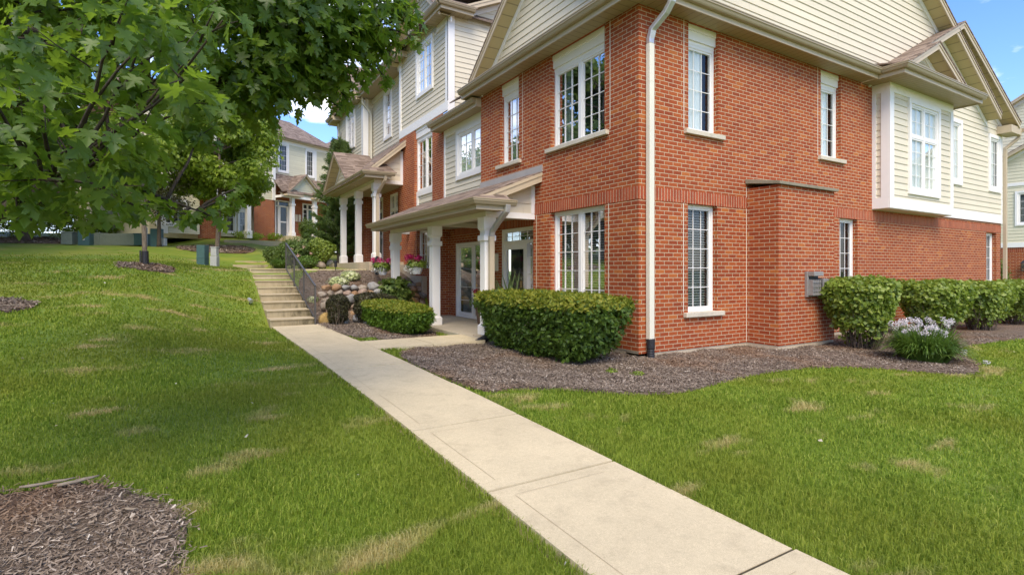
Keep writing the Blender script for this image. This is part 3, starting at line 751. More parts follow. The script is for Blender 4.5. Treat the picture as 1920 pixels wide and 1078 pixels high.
# front corner downspout with its elbow and black drain boot
ds = MB(); ds.rtube([(0.30, -0.40, 5.68), (0.30, -0.40, 5.56), (0.28, -0.30, 5.42), (0.20, -0.10, 5.22), (0.19, -0.06, 5.08), (0.19, -0.06, 5.0)], 0.052, 0.04, (1, 0, 0))
el = ds.build('downspout_elbow', M['galv'], H1, bevel=0.01)
ds = MB(); ds.rtube([(0.19, -0.06, 5.0), (0.19, -0.06, 0.36)], 0.052, 0.042, (1, 0, 0)); ds.box(0.136, 0.244, -0.104, -0.016, 4.40, 4.412); ds.box(0.136, 0.244, -0.104, -0.016, 2.02, 2.032)
ds = ds.build('downspout', M['cream_trim'], H1, bevel=0.008)
bo = MB(); bo.lathe((0.19, -0.07, 0.0), [(0.052, -0.1)] + [(0.058 + 0.006 * (k % 2), -0.05 + k * 0.018) for k in range(16)] + [(0.066, 0.25), (0.066, 0.36), (0.05, 0.37)], 18); bo.build('drain_boot', M['black_plastic'], ds, smooth=False)

# ---------------- set back part with the curtained window
WX = wallX(0.25)
siding(H1, WX, [rect(5.25, 7.97, 3.3, 5.42)], holes=[(5.33, 6.98, 3.98, 5.10)])
window(H1, WX, 5.33, 6.98, 3.98, 5.10, d=0.03, sash=2, rows=4, cols=2, look='partcurtain', casing=0.11)
wb = MB(); wb.box(5.2, 7.95, 0.0, 0.034, 5.22, 5.40, WX); wb.box(7.84, 7.95, 0.0, 0.033, 3.3, 5.22, WX); wb.build('band_board', M['trim'], H1)
eave(H1, WX, 5.26, 8.05, 5.40, 0.36, M['soffit_y'])
rf = MB(); rf.slab([(-0.16, 5.3, 5.56), (-0.16, 8.05, 5.56), (1.6, 8.05, 6.1), (1.6, 5.3, 6.1)], 0.03); rf.build('roof', M['shingle'], H1)

# ---------------- porch
FZ, BZ, SZ = 0.15, 2.475, 2.575       # floor, beam bottom, soffit
PW = wallX(0.40)
brick_wall(H1, PW, 2.98, 8.0, 0.15, 2.9, [(3.45, 4.90, 0.16, 2.40), (5.62, 7.47, 0.16, 2.18)], rev=0.08)
soldier(H1, PW, [(5.5, 7.6), (3.40, 5.0)], 2.42, 2.60)
# entry: white surround with transom, glazed storm door and sidelight
en = MB(); e = lambda a0, a1, z0, z1, d0=-0.08, d1=0.02: en.box(a0, a1, d0, d1, z0, z1, PW)
e(4.80, 4.90, 0.16, 2.40); e(3.45, 3.53, 0.16, 2.40); e(3.53, 4.80, 2.32, 2.40); e(3.53, 4.80, 2.04, 2.12); e(3.80, 3.90, 0.16, 2.04)
e(4.72, 4.80, 0.16, 2.04, -0.06, 0.0); e(3.90, 3.98, 0.16, 2.04, -0.06, 0.0); e(3.98, 4.72, 0.16, 0.36, -0.06, 0.0); e(3.98, 4.72, 1.92, 2.04, -0.06, 0.0)
en = en.build('entry_door', M['trim'], H1, label='white entry door with storm glass, sidelight and transom')
g = MB(); g.quad(*[PW(a, -0.03, z) for a, z in ((3.98, .36), (4.72, .36), (4.72, 1.92), (3.98, 1.92))]); g.quad(*[PW(a, -0.03, z) for a, z in ((3.53, 2.12), (4.80, 2.12), (4.80, 2.32), (3.53, 2.32))]); g.quad(*[PW(a, -0.03, z) for a, z in ((3.53, .16), (3.80, .16), (3.80, 2.04), (3.53, 2.04))]); g.build('pane', M['glass'], en)
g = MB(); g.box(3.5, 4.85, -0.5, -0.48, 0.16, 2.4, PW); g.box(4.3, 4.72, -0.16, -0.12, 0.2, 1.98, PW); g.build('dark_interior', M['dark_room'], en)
g = MB()
for a in (3.85, 4.17, 4.49): g.box(a - .01, a + .01, -0.028, -0.018, 2.12, 2.32, PW)
g.box(3.53, 4.80, -0.027, -0.019, 2.215, 2.225, PW); g.build('grille', M['trim'], en); g = MB(); g.box(3.66, 3.67, -0.027, -0.019, 0.16, 2.04, PW)
for z in (0.55, 0.95, 1.35, 1.72): g.box(3.53, 3.80, -0.028, -0.018, z, z + 0.016, PW)
g.build('grille', M['trim'], en)
g = MB(); g.box(4.02, 4.05, 0.0, 0.05, 1.05, 1.2, PW); g.build('handle', M['brass'], en)
# sliding patio door
sd = MB(); s_ = lambda a0, a1, z0, z1, d0=-0.08, d1=0.0: sd.box(a0, a1, d0, d1, z0, z1, PW)
s_(7.38, 7.47, 0.16, 2.18, -0.08, 0.02); s_(5.62, 5.70, 0.16, 2.18, -0.08, 0.02); s_(5.70, 7.38, 2.10, 2.18, -0.08, 0.02); s_(5.70, 7.38, 0.16, 0.23, -0.08, 0.015); s_(6.49, 6.54, 0.23, 2.10)
s_(7.32, 7.38, 0.23, 2.10, -0.06, -0.02); s_(6.54, 7.32, 0.23, 0.30, -0.06, -0.02); s_(6.54, 7.32, 2.05, 2.10, -0.06, -0.02)
sd = sd.build('sliding_door', M['trim'], H1, label='white framed sliding glass patio door')
g = MB(); g.quad(*[PW(a, -0.04, z) for a, z in ((6.54, .30), (7.32, .30), (7.32, 2.05), (6.54, 2.05))]); g.quad(*[PW(a, -0.05, z) for a, z in ((5.70, .23), (6.48, .23), (6.48, 2.10), (5.70, 2.10))]); g.build('pane', M['glass'], sd)
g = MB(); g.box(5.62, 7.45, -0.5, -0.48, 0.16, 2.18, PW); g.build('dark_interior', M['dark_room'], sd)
cu = MB()
for i in range(20):
    a = 6.6 + i * 0.036; cu.quad(PW(a, -0.14 - 0.01 * (i % 2), .2), PW(a + .036, -0.14 - 0.01 * ((i + 1) % 2), .2), PW(a + .036, -0.14 - 0.01 * ((i + 1) % 2), 2.1), PW(a, -0.14 - 0.01 * (i % 2), 2.1))
cu.build('curtain', M['sheer'], sd)
g = MB()
for z in (0.62, 0.98, 1.34, 1.70): g.box(6.54, 7.32, -0.038, -0.028, z, z + .012, PW); g.box(5.70, 6.49, -0.048, -0.038, z, z + .008, PW)
g.build('grille', M['trim'], sd)
# cream plate on the brick between the doors
mp = MB(); mp.box(5.10, 5.34, 0.0, 0.03, 1.42, 1.84, PW); mp.build('wall_plate', M['cream_trim'], H1, bevel=0.006)
# floor slab and kerb, beams, ceiling
sl = MB(); sl.box(-1.30, 0.45, 2.85, 8.75, -0.3, FZ); sl.build('porch_floor', M['slabc'], H1, bevel=0.01)
pl = MB(); pl.box(-1.24, -0.80, 2.86, 3.26, -0.1, 0.19); pl.build('column_plinth', M['foundation'], H1, bevel=0.01)
for yy in (2.98, 5.56, 8.37): column(H1, -1.124, yy, 0.20, 0.19 if yy < 3 else FZ, BZ)
bm_ = MB(); bm_.box(-1.124, -0.90, 2.96, 8.62, BZ, SZ + 0.02); bm_.box(-0.90, 0.0, 2.955, 3.16, BZ, SZ + 0.02); bm_.box(-0.90, 0.4, 5.58, 5.74, BZ + 0.012, SZ + 0.02); bm_.build('porch_beam', M['cream_trim'], H1)
fz = MB(); fz.box(-1.128, 0.0, 2.925, 2.955, BZ - 0.002, BZ + 0.115); fz.box(-0.085, 0.0, 2.92, 2.953, BZ + 0.115, 3.16); fz.build('frieze_board', M['trim'], H1)
cl = MB(); cl.box(-1.10, 0.40, 3.0, 8.6, SZ + 0.03, SZ + 0.05); cl.build('porch_ceiling', M['soffit_x'], H1)
siding(H1, wallY(2.95), [[(-1.0, BZ + 0.11), (-0.05, BZ + 0.11), (-0.05, 3.2), (-1.0, 2.81)]], lap=0.20, zref=BZ + 0.11)
pe = wallX(-1.124)
eave(H1, pe, 2.44, 8.90, SZ, 0.45, M['soffit_y'], gut=False, ends=False)
ef = MB(); ef.box(-1.60, -0.90, 2.42, 2.445, SZ - 0.03, SZ + 0.16); ef.build('fascia', M['fascia'], H1); ef = MB(); ef.box(-1.60, -1.15, 8.88, 8.90, SZ - 0.03, SZ + 0.16); ef.build('fascia', M['fascia'], H1)
sf = MB(); sf.box(-1.58, -0.88, 2.445, 2.96, SZ + 0.001, SZ + 0.013); sf.build('soffit', M['soffit_y'], H1)
gutter(H1, wallX(-1.60), 2.42, 9.02, 0.0, SZ + 0.055, mitre0=1)
gutter(H1, wallY(2.419), -1.60, -0.80, 0.0, SZ + 0.055, mitre0=1)
pr_ = MB(); RZ = lambda x: 3.415 + 0.41 * x
pr_.slab([(-1.70, 2.66, RZ(-1.70)), (-1.70, 9.03, RZ(-1.70)), (0.45, 9.9, RZ(0.45)), (0.45, 5.0, RZ(0.45)), (0.0, 5.0, RZ(0.0)), (0.0, 2.66, RZ(0))], 0.03)
pr_.slab([(-1.70, 2.40, 2.755), (-0.86, 2.40, 2.755), (-0.86, 2.70, 2.90), (-1.70, 2.70, 2.75)], 0.02)
pr_.build('porch_roof', M['shingle'], H1)
rk = MB()
rk.prism([(-1.45, 2.66, RZ(-1.45) - 0.03), (0, 2.66, RZ(0) - 0.03), (0, 2.66, RZ(0) - 0.21), (-1.45, 2.66, RZ(-1.45) - 0.21)], [(-1.45, 2.70, RZ(-1.45) - 0.03), (0, 2.70, RZ(0) - 0.03), (0, 2.70, RZ(0) - 0.21), (-1.45, 2.70, RZ(-1.45) - 0.21)])
rk.prism([(-1.45, 2.645, RZ(-1.45) - 0.03), (0, 2.645, RZ(0) - 0.03), (0, 2.645, RZ(0) - 0.09), (-1.45, 2.645, RZ(-1.45) - 0.09)], [(-1.45, 2.66, RZ(-1.45) - 0.03), (0, 2.66, RZ(0) - 0.03), (0, 2.66, RZ(0) - 0.09), (-1.45, 2.66, RZ(-1.45) - 0.09)])
rk.prism([(-1.3, 2.70, RZ(-1.3) - 0.17), (0, 2.70, RZ(0) - 0.17), (0, 2.70, RZ(0) - 0.19), (-1.3, 2.70, RZ(-1.3) - 0.19)], [(-1.3, 2.95, RZ(-1.3) - 0.17), (0, 2.95, RZ(0) - 0.17), (0, 2.95, RZ(0) - 0.19), (-1.3, 2.95, RZ(-1.3) - 0.19)])
rk.build('rake_board', M['fascia'], H1)
fl = MB(); fl.prism([(-0.02, 2.64, RZ(0) - 0.01), (-0.02, 5.258, RZ(0) - 0.01), (-0.02, 5.258, RZ(0) + 0.12), (-0.02, 2.64, RZ(0) + 0.12)], [(0.0, 2.64, RZ(0) - 0.01), (0.0, 5.258, RZ(0) - 0.01), (0.0, 5.258, RZ(0) + 0.12), (0.0, 2.64, RZ(0) + 0.12)])
fl.build('flashing', M['flash'], H1)
# porch downspout down the first column with a black corrugated boot
ds = MB(); ds.rtube([(-0.98, 2.36, 2.66), (-0.98, 2.38, 2.54), (-1.00, 2.66, 2.36), (-1.02, 2.86, 2.20), (-1.02, 2.90, 2.10)], 0.05, 0.038, (1, 0, 0)); ds.build('downspout_elbow', M['galv'], H1, bevel=0.01)
ds = MB(); ds.rtube([(-1.02, 2.90, 2.10), (-1.02, 2.90, 0.42), (-1.04, 2.87, 0.30), (-1.12, 2.80, 0.20)], 0.05, 0.04, (1, 0, 0)); dsp = ds.build('downspout', M['fascia'], H1, bevel=0.008)
bp = []
for k in range(15): f = k / 14; bp.append((-1.10 - 0.42 * f, 2.80 - 0.20 * f + 0.08 * f * f, 0.215 - 0.13 * f - 0.02 * f * f))
bo = MB(); bo.tube(bp, [0.062 + 0.007 * (k % 2) for k in range(15)], 12); bo.build('drain_boot', M['black_plastic'], dsp)

# ================================================================== second townhouse, higher up the slope
H2 = thing('townhouse', 'three storey townhouse attached uphill, cream siding above brick piers and a steep gabled porch', 'townhouse', (0.25, 11.6, 1.5), 'attached townhouses up the slope')
AX = wallX(0.20); P1 = wallX(0.25)
brick_wall(H2, AX, 7.93, 11.64, 0.0, 5.95, [(8.73, 10.20, 3.40, 5.95), (8.73, 9.98, 1.50, 2.7)], rev=0.11)
rt = MB(); rt.quad((0.2, 7.93, 0), (0.5, 7.93, 0), (0.5, 7.93, 5.6), (0.2, 7.93, 5.6)); rt.build('brick_return', M['brick'], H2); rt = MB(); rt.quad((0.2, 11.64, 0), (0.7, 11.64, 0), (0.7, 11.64, 5.95), (0.2, 11.64, 5.95)); rt.build('brick_return', M['brick'], H2)
window(H2, AX, 8.73, 10.20, 3.95, 5.60, sash=2, cols=2, rows=4, look='sheer', header=5.945)
window(H2, AX, 8.73, 9.98, 1.50, 2.70, sash=2, cols=2, rows=3, look='dark')
siding(H2, wallX(0.32), [rect(8.73, 10.2, 3.3, 3.85)]); nb = MB(); nb.box(8.73, 10.2, 0.0, 0.05, 3.80, 3.95, wallX(0.32)); nb.box(10.1, 10.2, 0.0, 0.05, 3.3, 3.80, wallX(0.32)); nb.build('band_board', M['trim'], H2)
# first bay of the upper storey
US = 8.60
siding(H2, P1, [rect(7.64, 11.64, 6.2, US + 0.05), [(7.5, US + 0.05), (11.75, US + 0.05), (9.64, US + 1.8)]], zref=5.906, holes=[(8.82, 9.98, 6.98, 8.42)])
siding(H2, wallY(7.64), [rect(0.27, 6.5, 5.3, US), [(0.2, US), (6.5, US), (6.5, US + 2.6), (5.6, US + 2.6)]], zref=5.906)
b2 = MB(); b2.box(7.60, 11.66, 0.0, 0.055, 5.945, 6.20, P1); b2.box(7.60, 7.80, 0.0, 0.05, 6.20, US, P1); b2.box(11.52, 11.66, 0.0, 0.05, 6.20, US, P1); b2.box(0.20, 0.40, 0.0, 0.05, 5.3, US, wallY(7.64))
b2.box(7.80, 8.45, 0.0, 0.04, US - 0.18, US, P1); b2.build('corner_board', M['trim'], H2)
window(H2, P1, 8.82, 9.98, 6.98, 8.42, d=0.03, sash=2, rows=4, cols=2, look='partcurtain', casing=0.10)
gable_roof(H2, P1, 7.75, 11.55, 9.65, US + 0.12, 0.85, 0.36, -3.0, ext=0.30)
# eave returns of that gable
eave(H2, P1, 7.28, 8.42, US, 0.40, M['soffit_y'], ends=True)
eave(H2, P1, 11.0, 12.0, US, 0.40, M['soffit_y'], ends=True)
sf = MB(); sf.box(0.252, 0.85, 7.28, 7.64, US, US + 0.012); sf.build('soffit', M['soffit_x'], H2)
er = MB(); er.box(-0.175, 0.85, 7.255, 7.28, US - 0.03, US + 0.16); er.build('fascia', M['fascia'], H2); gutter(H2, wallY(7.254), -0.175, 0.85, 0.0, US + 0.055, mitre0=1)
rr = MB(); rr.slab([(-0.28, 7.15, US + 0.17), (-0.28, 8.42, US + 0.17), (0.3, 8.2, US + 0.5), (0.3, 7.7, US + 0.5)], 0.03); rr.slab([(-0.28, 7.15, US + 0.17), (0.9, 7.15, US + 0.17), (0.9, 7.64, US + 0.5), (0.3, 7.7, US + 0.5)], 0.03); rr.build('roof', M['shingle'], H2)
rake(H2, wallY(7.64), (0.62, US + 0.10), (6.2, US + 2.75), 0.32)
# long roof: front slope and back slope
mr = MB()
def zr(x): return US + 0.18 + 0.475 * (x + 0.2)
mr.slab([(-0.15, 7.28, zr(-0.15)), (-0.15, 20.9, zr(-0.15)), (5.9, 20.9, zr(5.9)), (5.9, 7.28, zr(5.9))], 0.04)
mr.slab([(12.2, 7.28, zr(-0.15)), (12.2, 20.9, zr(-0.15)), (5.9, 20.9, zr(5.9)), (5.9, 7.28, zr(5.9))], 0.04)
mr.slab([(-0.14, 11.7, US + 0.19), (-0.14, 20.85, US + 0.19), (2.3, 19.4, US + 1.95), (2.3, 11.7, US + 1.95)], 0.04); mr.slab([(2.3, 19.4, US + 1.95), (2.3, 11.7, US + 1.95), (6.0, 11.7, US + 3.2), (6.0, 19.4, US + 3.2)], 0.04)
mr.build('roof', M['shingle'], H2)
# recessed middle part and third part
P2 = wallX(0.62)
siding(H2, P2, [rect(11.64, 16.2, 5.2, US)], zref=5.906, holes=[(13.70, 14.45, 6.62, 8.36), (11.84, 12.62, 6.62, 8.36)])
fb = MB(); fb.box(11.64, 16.16, 0.0, 0.04, US - 0.20, US, P2); fb.build('band_board', M['trim'], H2)
window(H2, P2, 13.70, 14.45, 6.62, 8.36, d=0.03, rows=5, look='sheer', casing=0.10)
window(H2, P2, 11.84, 12.62, 6.62, 8.36, d=0.03, rows=5, look='curtain', casing=0.10)
eave(H2, P2, 11.66, 16.12, US, 0.62, M['soffit_y'], ends=False)
siding(H2, P1, [rect(16.15, 20.6, 5.0, US), [(16.1, US), (20.6, US), (18.37, US + 1.9)]], zref=5.906, holes=[(17.55, 18.85, 6.95, 8.40)])
siding(H2, wallY(16.15), [rect(0.27, 0.62, 5.0, US)], zref=5.906)
b3 = MB(); b3.box(16.12, 16.36, 0.0, 0.05, 5.0, US, P1); b3.box(0.2, 0.42, 0.0, 0.05, 5.0, US, wallY(16.15)); b3.box(16.36, 17.0, 0.0, 0.04, US - 0.18, US, P1); b3.build('corner_board', M['trim'], H2); b3 = MB(); b3.box(20.48, 20.62, 0.0, 0.05, 5.0, US, P1); b3.build('corner_board', M['trim'], H2)
window(H2, P1, 17.55, 18.85, 6.95, 8.40, d=0.03, sash=2, rows=4, cols=2, look='sheer', casing=0.10)
gable_roof(H2, P1, 16.25, 20.5, 18.37, US + 0.12, 0.85, 0.36, -3.0, ext=0.30)
eave(H2, P1, 15.95, 16.95, US, 0.40, M['soffit_y']); eave(H2, P1, 19.9, 21.0, US, 0.40, M['soffit_y'])
ds = MB(); ds.rtube([(0.10, 15.95, 8.66), (0.14, 15.97, 8.35), (0.48, 16.05, 8.05), (0.52, 16.06, 7.9), (0.52, 16.06, 5.75)], 0.045, 0.035, (0, 1, 0)); ds.build('downspout', M['cream_trim'], H2)
es = MB(); es.quad((0.25, 20.6, 0), (8, 20.6, 0), (8, 20.6, US), (0.25, 20.6, US)); es.build('end_wall', M['siding'], H2)
# ground floor under its porch
L2 = wallX(0.62)
brick_wall(H2, L2, 11.6, 16.2, 1.2, 5.3, [(13.0, 14.0, 1.75, 4.35), (14.75, 15.75, 1.75, 4.35)], rev=0.08)
brick_wall(H2, wallX(0.27), 16.2, 20.6, 0.8, 5.05, [(17.2, 18.35, 3.40, 4.6), (17.2, 18.35, 1.95, 2.62)], rev=0.10)
soldier(H2, wallX(0.27), [(16.2, 20.6)], 2.64, 2.86)
cr = MB(); cr.quad((0.27, 16.2, 0.8), (0.62, 16.2, 0.8), (0.62, 16.2, 5.05), (0.27, 16.2, 5.05)); cr.build('brick_return', M['brick'], H2)
window(H2, wallX(0.27), 17.2, 18.35, 3.40, 4.60, sash=1, cols=2, rows=3, look='dark', sill=0.08)
window(H2, wallX(0.27), 17.2, 18.35, 1.95, 2.62, sash=1, cols=2, rows=1, look='dark')
window(H2, L2, 13.0, 14.0, 1.85, 4.35, d=-0.04, sash=2, cols=2, rows=6, look='dark', transom=3.75)
dd = MB(); dd.box(14.85, 15.65, -0.08, -0.03, 1.73, 3.75, L2); dd = dd.build('entry_door', M['dark_door'], H2, bevel=0.006, label='dark green front door')
df = MB(); df.box(14.75, 14.85, -0.08, 0.02, 1.73, 4.35, L2); df.box(15.65, 15.75, -0.08, 0.02, 1.73, 4.35, L2); df.box(14.85, 15.65, -0.08, 0.02, 4.25, 4.35, L2); df.box(14.85, 15.65, -0.08, 0.02, 3.76, 3.88, L2); df.build('door_frame', M['trim'], dd)
dg = MB(); dg.quad(*[L2(a, -0.04, z) for a, z in ((14.85, 3.88), (15.65, 3.88), (15.65, 4.25), (14.85, 4.25))]); dg.build('pane', M['glass'], dd); dk = MB(); dk.box(14.93, 14.97, -0.03, 0.03, 2.7, 2.85, L2); dk.build('handle', M['galv'], dd)
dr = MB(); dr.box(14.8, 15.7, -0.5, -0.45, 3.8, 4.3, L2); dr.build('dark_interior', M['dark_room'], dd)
# porch: slab, columns, beam, roof with a small front gable
Z2, B2 = 1.713, 4.33
s2 = MB(); s2.box(-0.98, 0.65, 11.2, 16.25, 0.6, Z2); s2.box(-0.98, -0.3, 16.25, 17.0, 0.6, Z2); s2.build('porch_floor', M['foundation'], H2, bevel=0.012)
for yy in (11.33, 13.50, 15.72): column(H2, -0.774, yy, 0.20, Z2, B2, base=0.30)
bm2 = MB(); bm2.box(-0.774, -0.55, 11.31, 15.95, B2, B2 + 0.13); bm2.box(-0.55, 0.2, 11.30, 11.5, B2, B2 + 0.13); bm2.build('porch_beam', M['cream_trim'], H2)
c2 = MB(); c2.box(-0.75, 0.62, 11.4, 15.9, B2 + 0.14, B2 + 0.16); c2.build('porch_ceiling', M['soffit_x'], H2)
fz = MB(); fz.box(-0.78, 0.2, 11.27, 11.30, B2, B2 + 0.12); fz.box(0.11, 0.2, 11.265, 11.298, B2 + 0.12, 5.45); fz.build('frieze_board', M['trim'], H2)
S2 = B2 + 0.12
def z2(x): return S2 + 0.16 + 0.85 * (x + 1.22)
siding(H2, wallY(11.295), [[(-0.75, S2), (0.13, S2), (0.13, z2(0.13) - 0.2), (-0.75, z2(-0.75) - 0.2)]], lap=0.20, zref=S2)
eave(H2, wallX(-0.774), 10.85, 16.5, S2, 0.42, M['soffit_y'], gut=False, ends=False)
gutter(H2, wallX(-1.22), 10.83, 16.6, 0.0, S2 + 0.055, mitre0=1)
ef = MB(); ef.box(-1.22, -0.35, 10.83, 10.855, S2 - 0.03, S2 + 0.16); ef.build('fascia', M['fascia'], H2); gutter(H2, wallY(10.829), -1.22, -0.25, 0.0, S2 + 0.055, mitre0=1)
sf = MB(); sf.box(-1.2, -0.35, 10.855, 11.30, S2 + 0.001, S2 + 0.013); sf.build('soffit', M['soffit_y'], H2)
pf = MB(); pf.slab([(-1.33, 10.98, z2(-1.33)), (-1.33, 16.6, z2(-1.33)), (0.64, 16.6, z2(0.64)), (0.64, 11.64, z2(0.64)), (0.2, 11.64, z2(0.2)), (0.2, 10.98, z2(0.2))], 0.035)
pf.slab([(-1.33, 10.74, S2 + 0.17), (-0.2, 10.74, S2 + 0.17), (-0.38, 11.25, S2 + 0.52), (-0.92, 11.25, S2 + 0.52)], 0.03)
pf.build('porch_roof', M['shingle_steep'], H2)
rk = MB()
for (y0, y1, e0, e1) in ((10.98, 11.02, 0.035, 0.22), (10.965, 10.98, 0.035, 0.10)):
    rk.prism([(-1.1, y0, z2(-1.1) - e0), (0.2, y0, z2(0.2) - e0), (0.2, y0, z2(0.2) - e1), (-1.1, y0, z2(-1.1) - e1)], [(-1.1, y1, z2(-1.1) - e0), (0.2, y1, z2(0.2) - e0), (0.2, y1, z2(0.2) - e1), (-1.1, y1, z2(-1.1) - e1)])
rk.prism([(-1.1, 11.02, z2(-1.1) - 0.18), (0.2, 11.02, z2(0.2) - 0.18), (0.2, 11.02, z2(0.2) - 0.2), (-1.1, 11.02, z2(-1.1) - 0.2)], [(-1.1, 11.29, z2(-1.1) - 0.18), (0.2, 11.29, z2(0.2) - 0.18), (0.2, 11.29, z2(0.2) - 0.2), (-1.1, 11.29, z2(-1.1) - 0.2)])
rk.build('rake_board', M['fascia'], H2)
G2 = wallX(-0.9)
siding(H2, G2, [[(13.0, S2 + 0.1), (16.7, S2 + 0.1), (14.85, 5.72)]])
gable_roof(H2, G2, 13.10, 16.60, 14.85, S2 + 0.13, 0.70, 0.34, -1.0, fh=0.12, ext=0.05, mat=M['shingle'])
ds = MB(); ds.rtube([(-0.55, 10.80, S2 + 0.08), (-0.56, 10.85, S2 - 0.08), (-0.66, 11.15, S2 - 0.38), (-0.68, 11.26, S2 - 0.5), (-0.68, 11.27, Z2 + 0.1)], 0.045, 0.035, (1, 0, 0)); dsp = ds.build('downspout', M['fascia'], H2)
bo = MB(); bo.tube([(-0.70, 11.22, Z2 + 0.15), (-0.86, 11.05, Z2 - 0.02), (-1.05, 10.3, 1.50), (-1.2, 9.6, 1.36)], [0.055, 0.055, 0.045, 0.07], 10); bo.build('drain_boot', M['black_plastic'], dsp)
# stepped concrete foundation in front of the brick piers
st = MB(); st.box(0.05, 0.22, 9.15, 10.1, 0.2, 1.26); st.box(0.05, 0.22, 10.1, 11.3, 0.2, 1.62); st.build('foundation', M['foundation'], H2)
sc = MB(); sc.box(-0.16, 0.20, 10.62, 10.74, 2.62, 2.76); sc.build('vent_cap', M['util_grey'], H2, bevel=0.01)
# ================================================================== terrain
def sstep(x, a, b):
    t = np.clip((x - a) / (b - a), 0, 1); return t * t * (3 - 2 * t)
PY = [-60, -6, -4.5, -3, -1, 1, 3, 7.1, 7.2, 11.5, 13, 17.8, 20, 22.5, 30, 36, 60, 400]
PZ = [-.02, -.02, 0, .04, .09, .12, .135, .14, .16, 1.46, 1.49, 1.58, 2.02, 2.45, 3.45, 3.8, 4.8, 5.5]
LY = [-60, -8, -3, 0, 2, 5, 7, 8.5, 10.3, 13, 16, 22, 27, 35, 60, 400]
LZ = [-.02, -.02, .03, .10, .22, .58, .92, 1.24, 1.60, 1.70, 1.80, 2.45, 2.70, 3.65, 4.8, 5.5]
def pathz(y): return np.interp(y, PY, PZ)
def ground(x, y):
    x = np.asarray(x, float); y = np.asarray(y, float)
    p = pathz(y); l = np.interp(y, LY, LZ)
    t = sstep(-x, 4.45, 7.4)
    z = p * (1 - t) + l * t
    # garden side of the path
    bed = np.interp(y, [-60, -2, 0, 7.7, 8.35, 11.0, 11.4, 13, 17.8, 20, 30, 400], [0, .02, .06, .10, .95, 1.36, 1.45, 1.49, 1.6, 2.0, 3.3, 3.5])
    bed2 = np.interp(y, [-60, -2, 0, 8.8, 9.35, 11.0, 11.4, 13, 17.8, 20, 30, 400], [0, .02, .06, .10, .90, 1.36, 1.45, 1.49, 1.6, 2.0, 3.3, 3.5])
    k2 = sstep(x, -1.75, -1.3); bed = bed * (1 - k2) + bed2 * k2
    r = sstep(x, -3.3, -2.2)
    z = z * (1 - r) + bed * r
    far = sstep(x, 0.5, 3.0)
    z = z * (1 - far) + np.where(y < 60, 0.04, 0.04) * far
    # keep the right lawn low and almost level
    return z
def gz(x, y): return float(ground(x, y))

xs = np.unique(np.concatenate([np.linspace(-300, -30, 12), np.linspace(-30, -12, 25), np.linspace(-12, 4, 110), np.linspace(4, 30, 40), np.linspace(30, 300, 12)]))
ys = np.unique(np.concatenate([np.linspace(-300, -12, 12), np.linspace(-12, -6, 10), np.linspace(-6, 14, 140), np.linspace(14, 45, 80), np.linspace(45, 400, 16)]))
GX, GY = np.meshgrid(xs, ys)
wob = 0.012 * np.sin(GX * 1.7 + GY * 0.6) * np.sin(GY * 1.3 - GX * 0.4)
GZ = ground(GX, GY) - 0.02 + wob * (np.abs(GX + 3.86) > 0.8)
# let the ground pass below the steps and the path
GZ = np.where((GX > -4.5) & (GX < -3.3) & (GY < 19), np.minimum(GZ, pathz(GY) - 0.10), GZ)
def inpoly(x, y, P):
    P = np.asarray(P); c = np.zeros(np.shape(x), bool); j = len(P) - 1
    for i in range(len(P)):
        xi, yi = P[i]; xj, yj = P[j]
        c ^= ((yi > y) != (yj > y)) & (x < (xj - xi) * (y - yi) / (yj - yi + 1e-12) + xi); j = i
    return c
def smoothpoly(P, n=3):
    P = np.asarray(P, float)
    for _ in range(n):
        Q = np.roll(P, -1, 0); P = np.stack([0.75 * P + 0.25 * Q, 0.25 * P + 0.75 * Q], 1).reshape(-1, 2)
    return P

BED_R = [(-3.30, -0.95), (-2.8, -0.80), (-2.26, -1.0), (-1.95, -1.31), (-1.7, -1.58), (-1.38, -1.75), (-1.0, -1.82), (-.53, -1.74), (.65, -1.6), (1.54, -1.67), (2.03, -1.86), (2.47, -2.23), (2.6, -2.58), (2.75, -2.95), (3.12, -3.2), (3.58, -3.1), (4.24, -2.8), (5.1, -2.36), (6.1, -2.0), (7.2, -2.05), (8.4, -2.2), (12, -2.3), (17, -2.2), (17, 0.2), (0.2, 0.2), (0.2, 2.9), (-1.2, 2.9), (-1.45, 2.85), (-3.33, 2.50)]
BED_M = [(-3.33, 3.62), (-1.32, 3.72), (-1.25, 8.6), (0.2, 8.6), (0.3, 11.2), (-1.0, 11.25), (-3.38, 11.35), (-3.40, 7.1)]
BED_L = [(-6.03, -2.45), (-6.02, -2.75), (-6.05, -3.2), (-6.3, -3.9), (-7.0, -4.5), (-8.2, -4.6), (-9.2, -3.9), (-9.6, -2.9), (-9.2, -1.9), (-8.2, -1.45), (-7.2, -1.60), (-6.9, -1.62), (-6.7, -1.60), (-6.45, -1.84), (-6.2, -2.10)]
def ring(cx, cy, r, n=18, seed=0):
    q = np.random.default_rng(seed); return [(cx + r * (1 + 0.10 * q.normal()) * math.cos(2 * math.pi * k / n), cy + r * (1 + 0.10 * q.normal()) * math.sin(2 * math.pi * k / n)) for k in range(n)]
RINGS = [ring(-6.96, 10.29, 0.62, seed=1), ring(-4.88, 22.5, 1.6, seed=2), ring(-12.8, 28.5, 2.0, seed=3), ring(-8.85, 6.4, 0.5, seed=4)]
BEDS = {'R': BED_R, 'M': BED_M, 'L': BED_L, 'T1': RINGS[0], 'T2': RINGS[1], 'T3': RINGS[2], 'T4': RINGS[3]}
SPOLY = {k: smoothpoly(p, 2) for k, p in BEDS.items()}
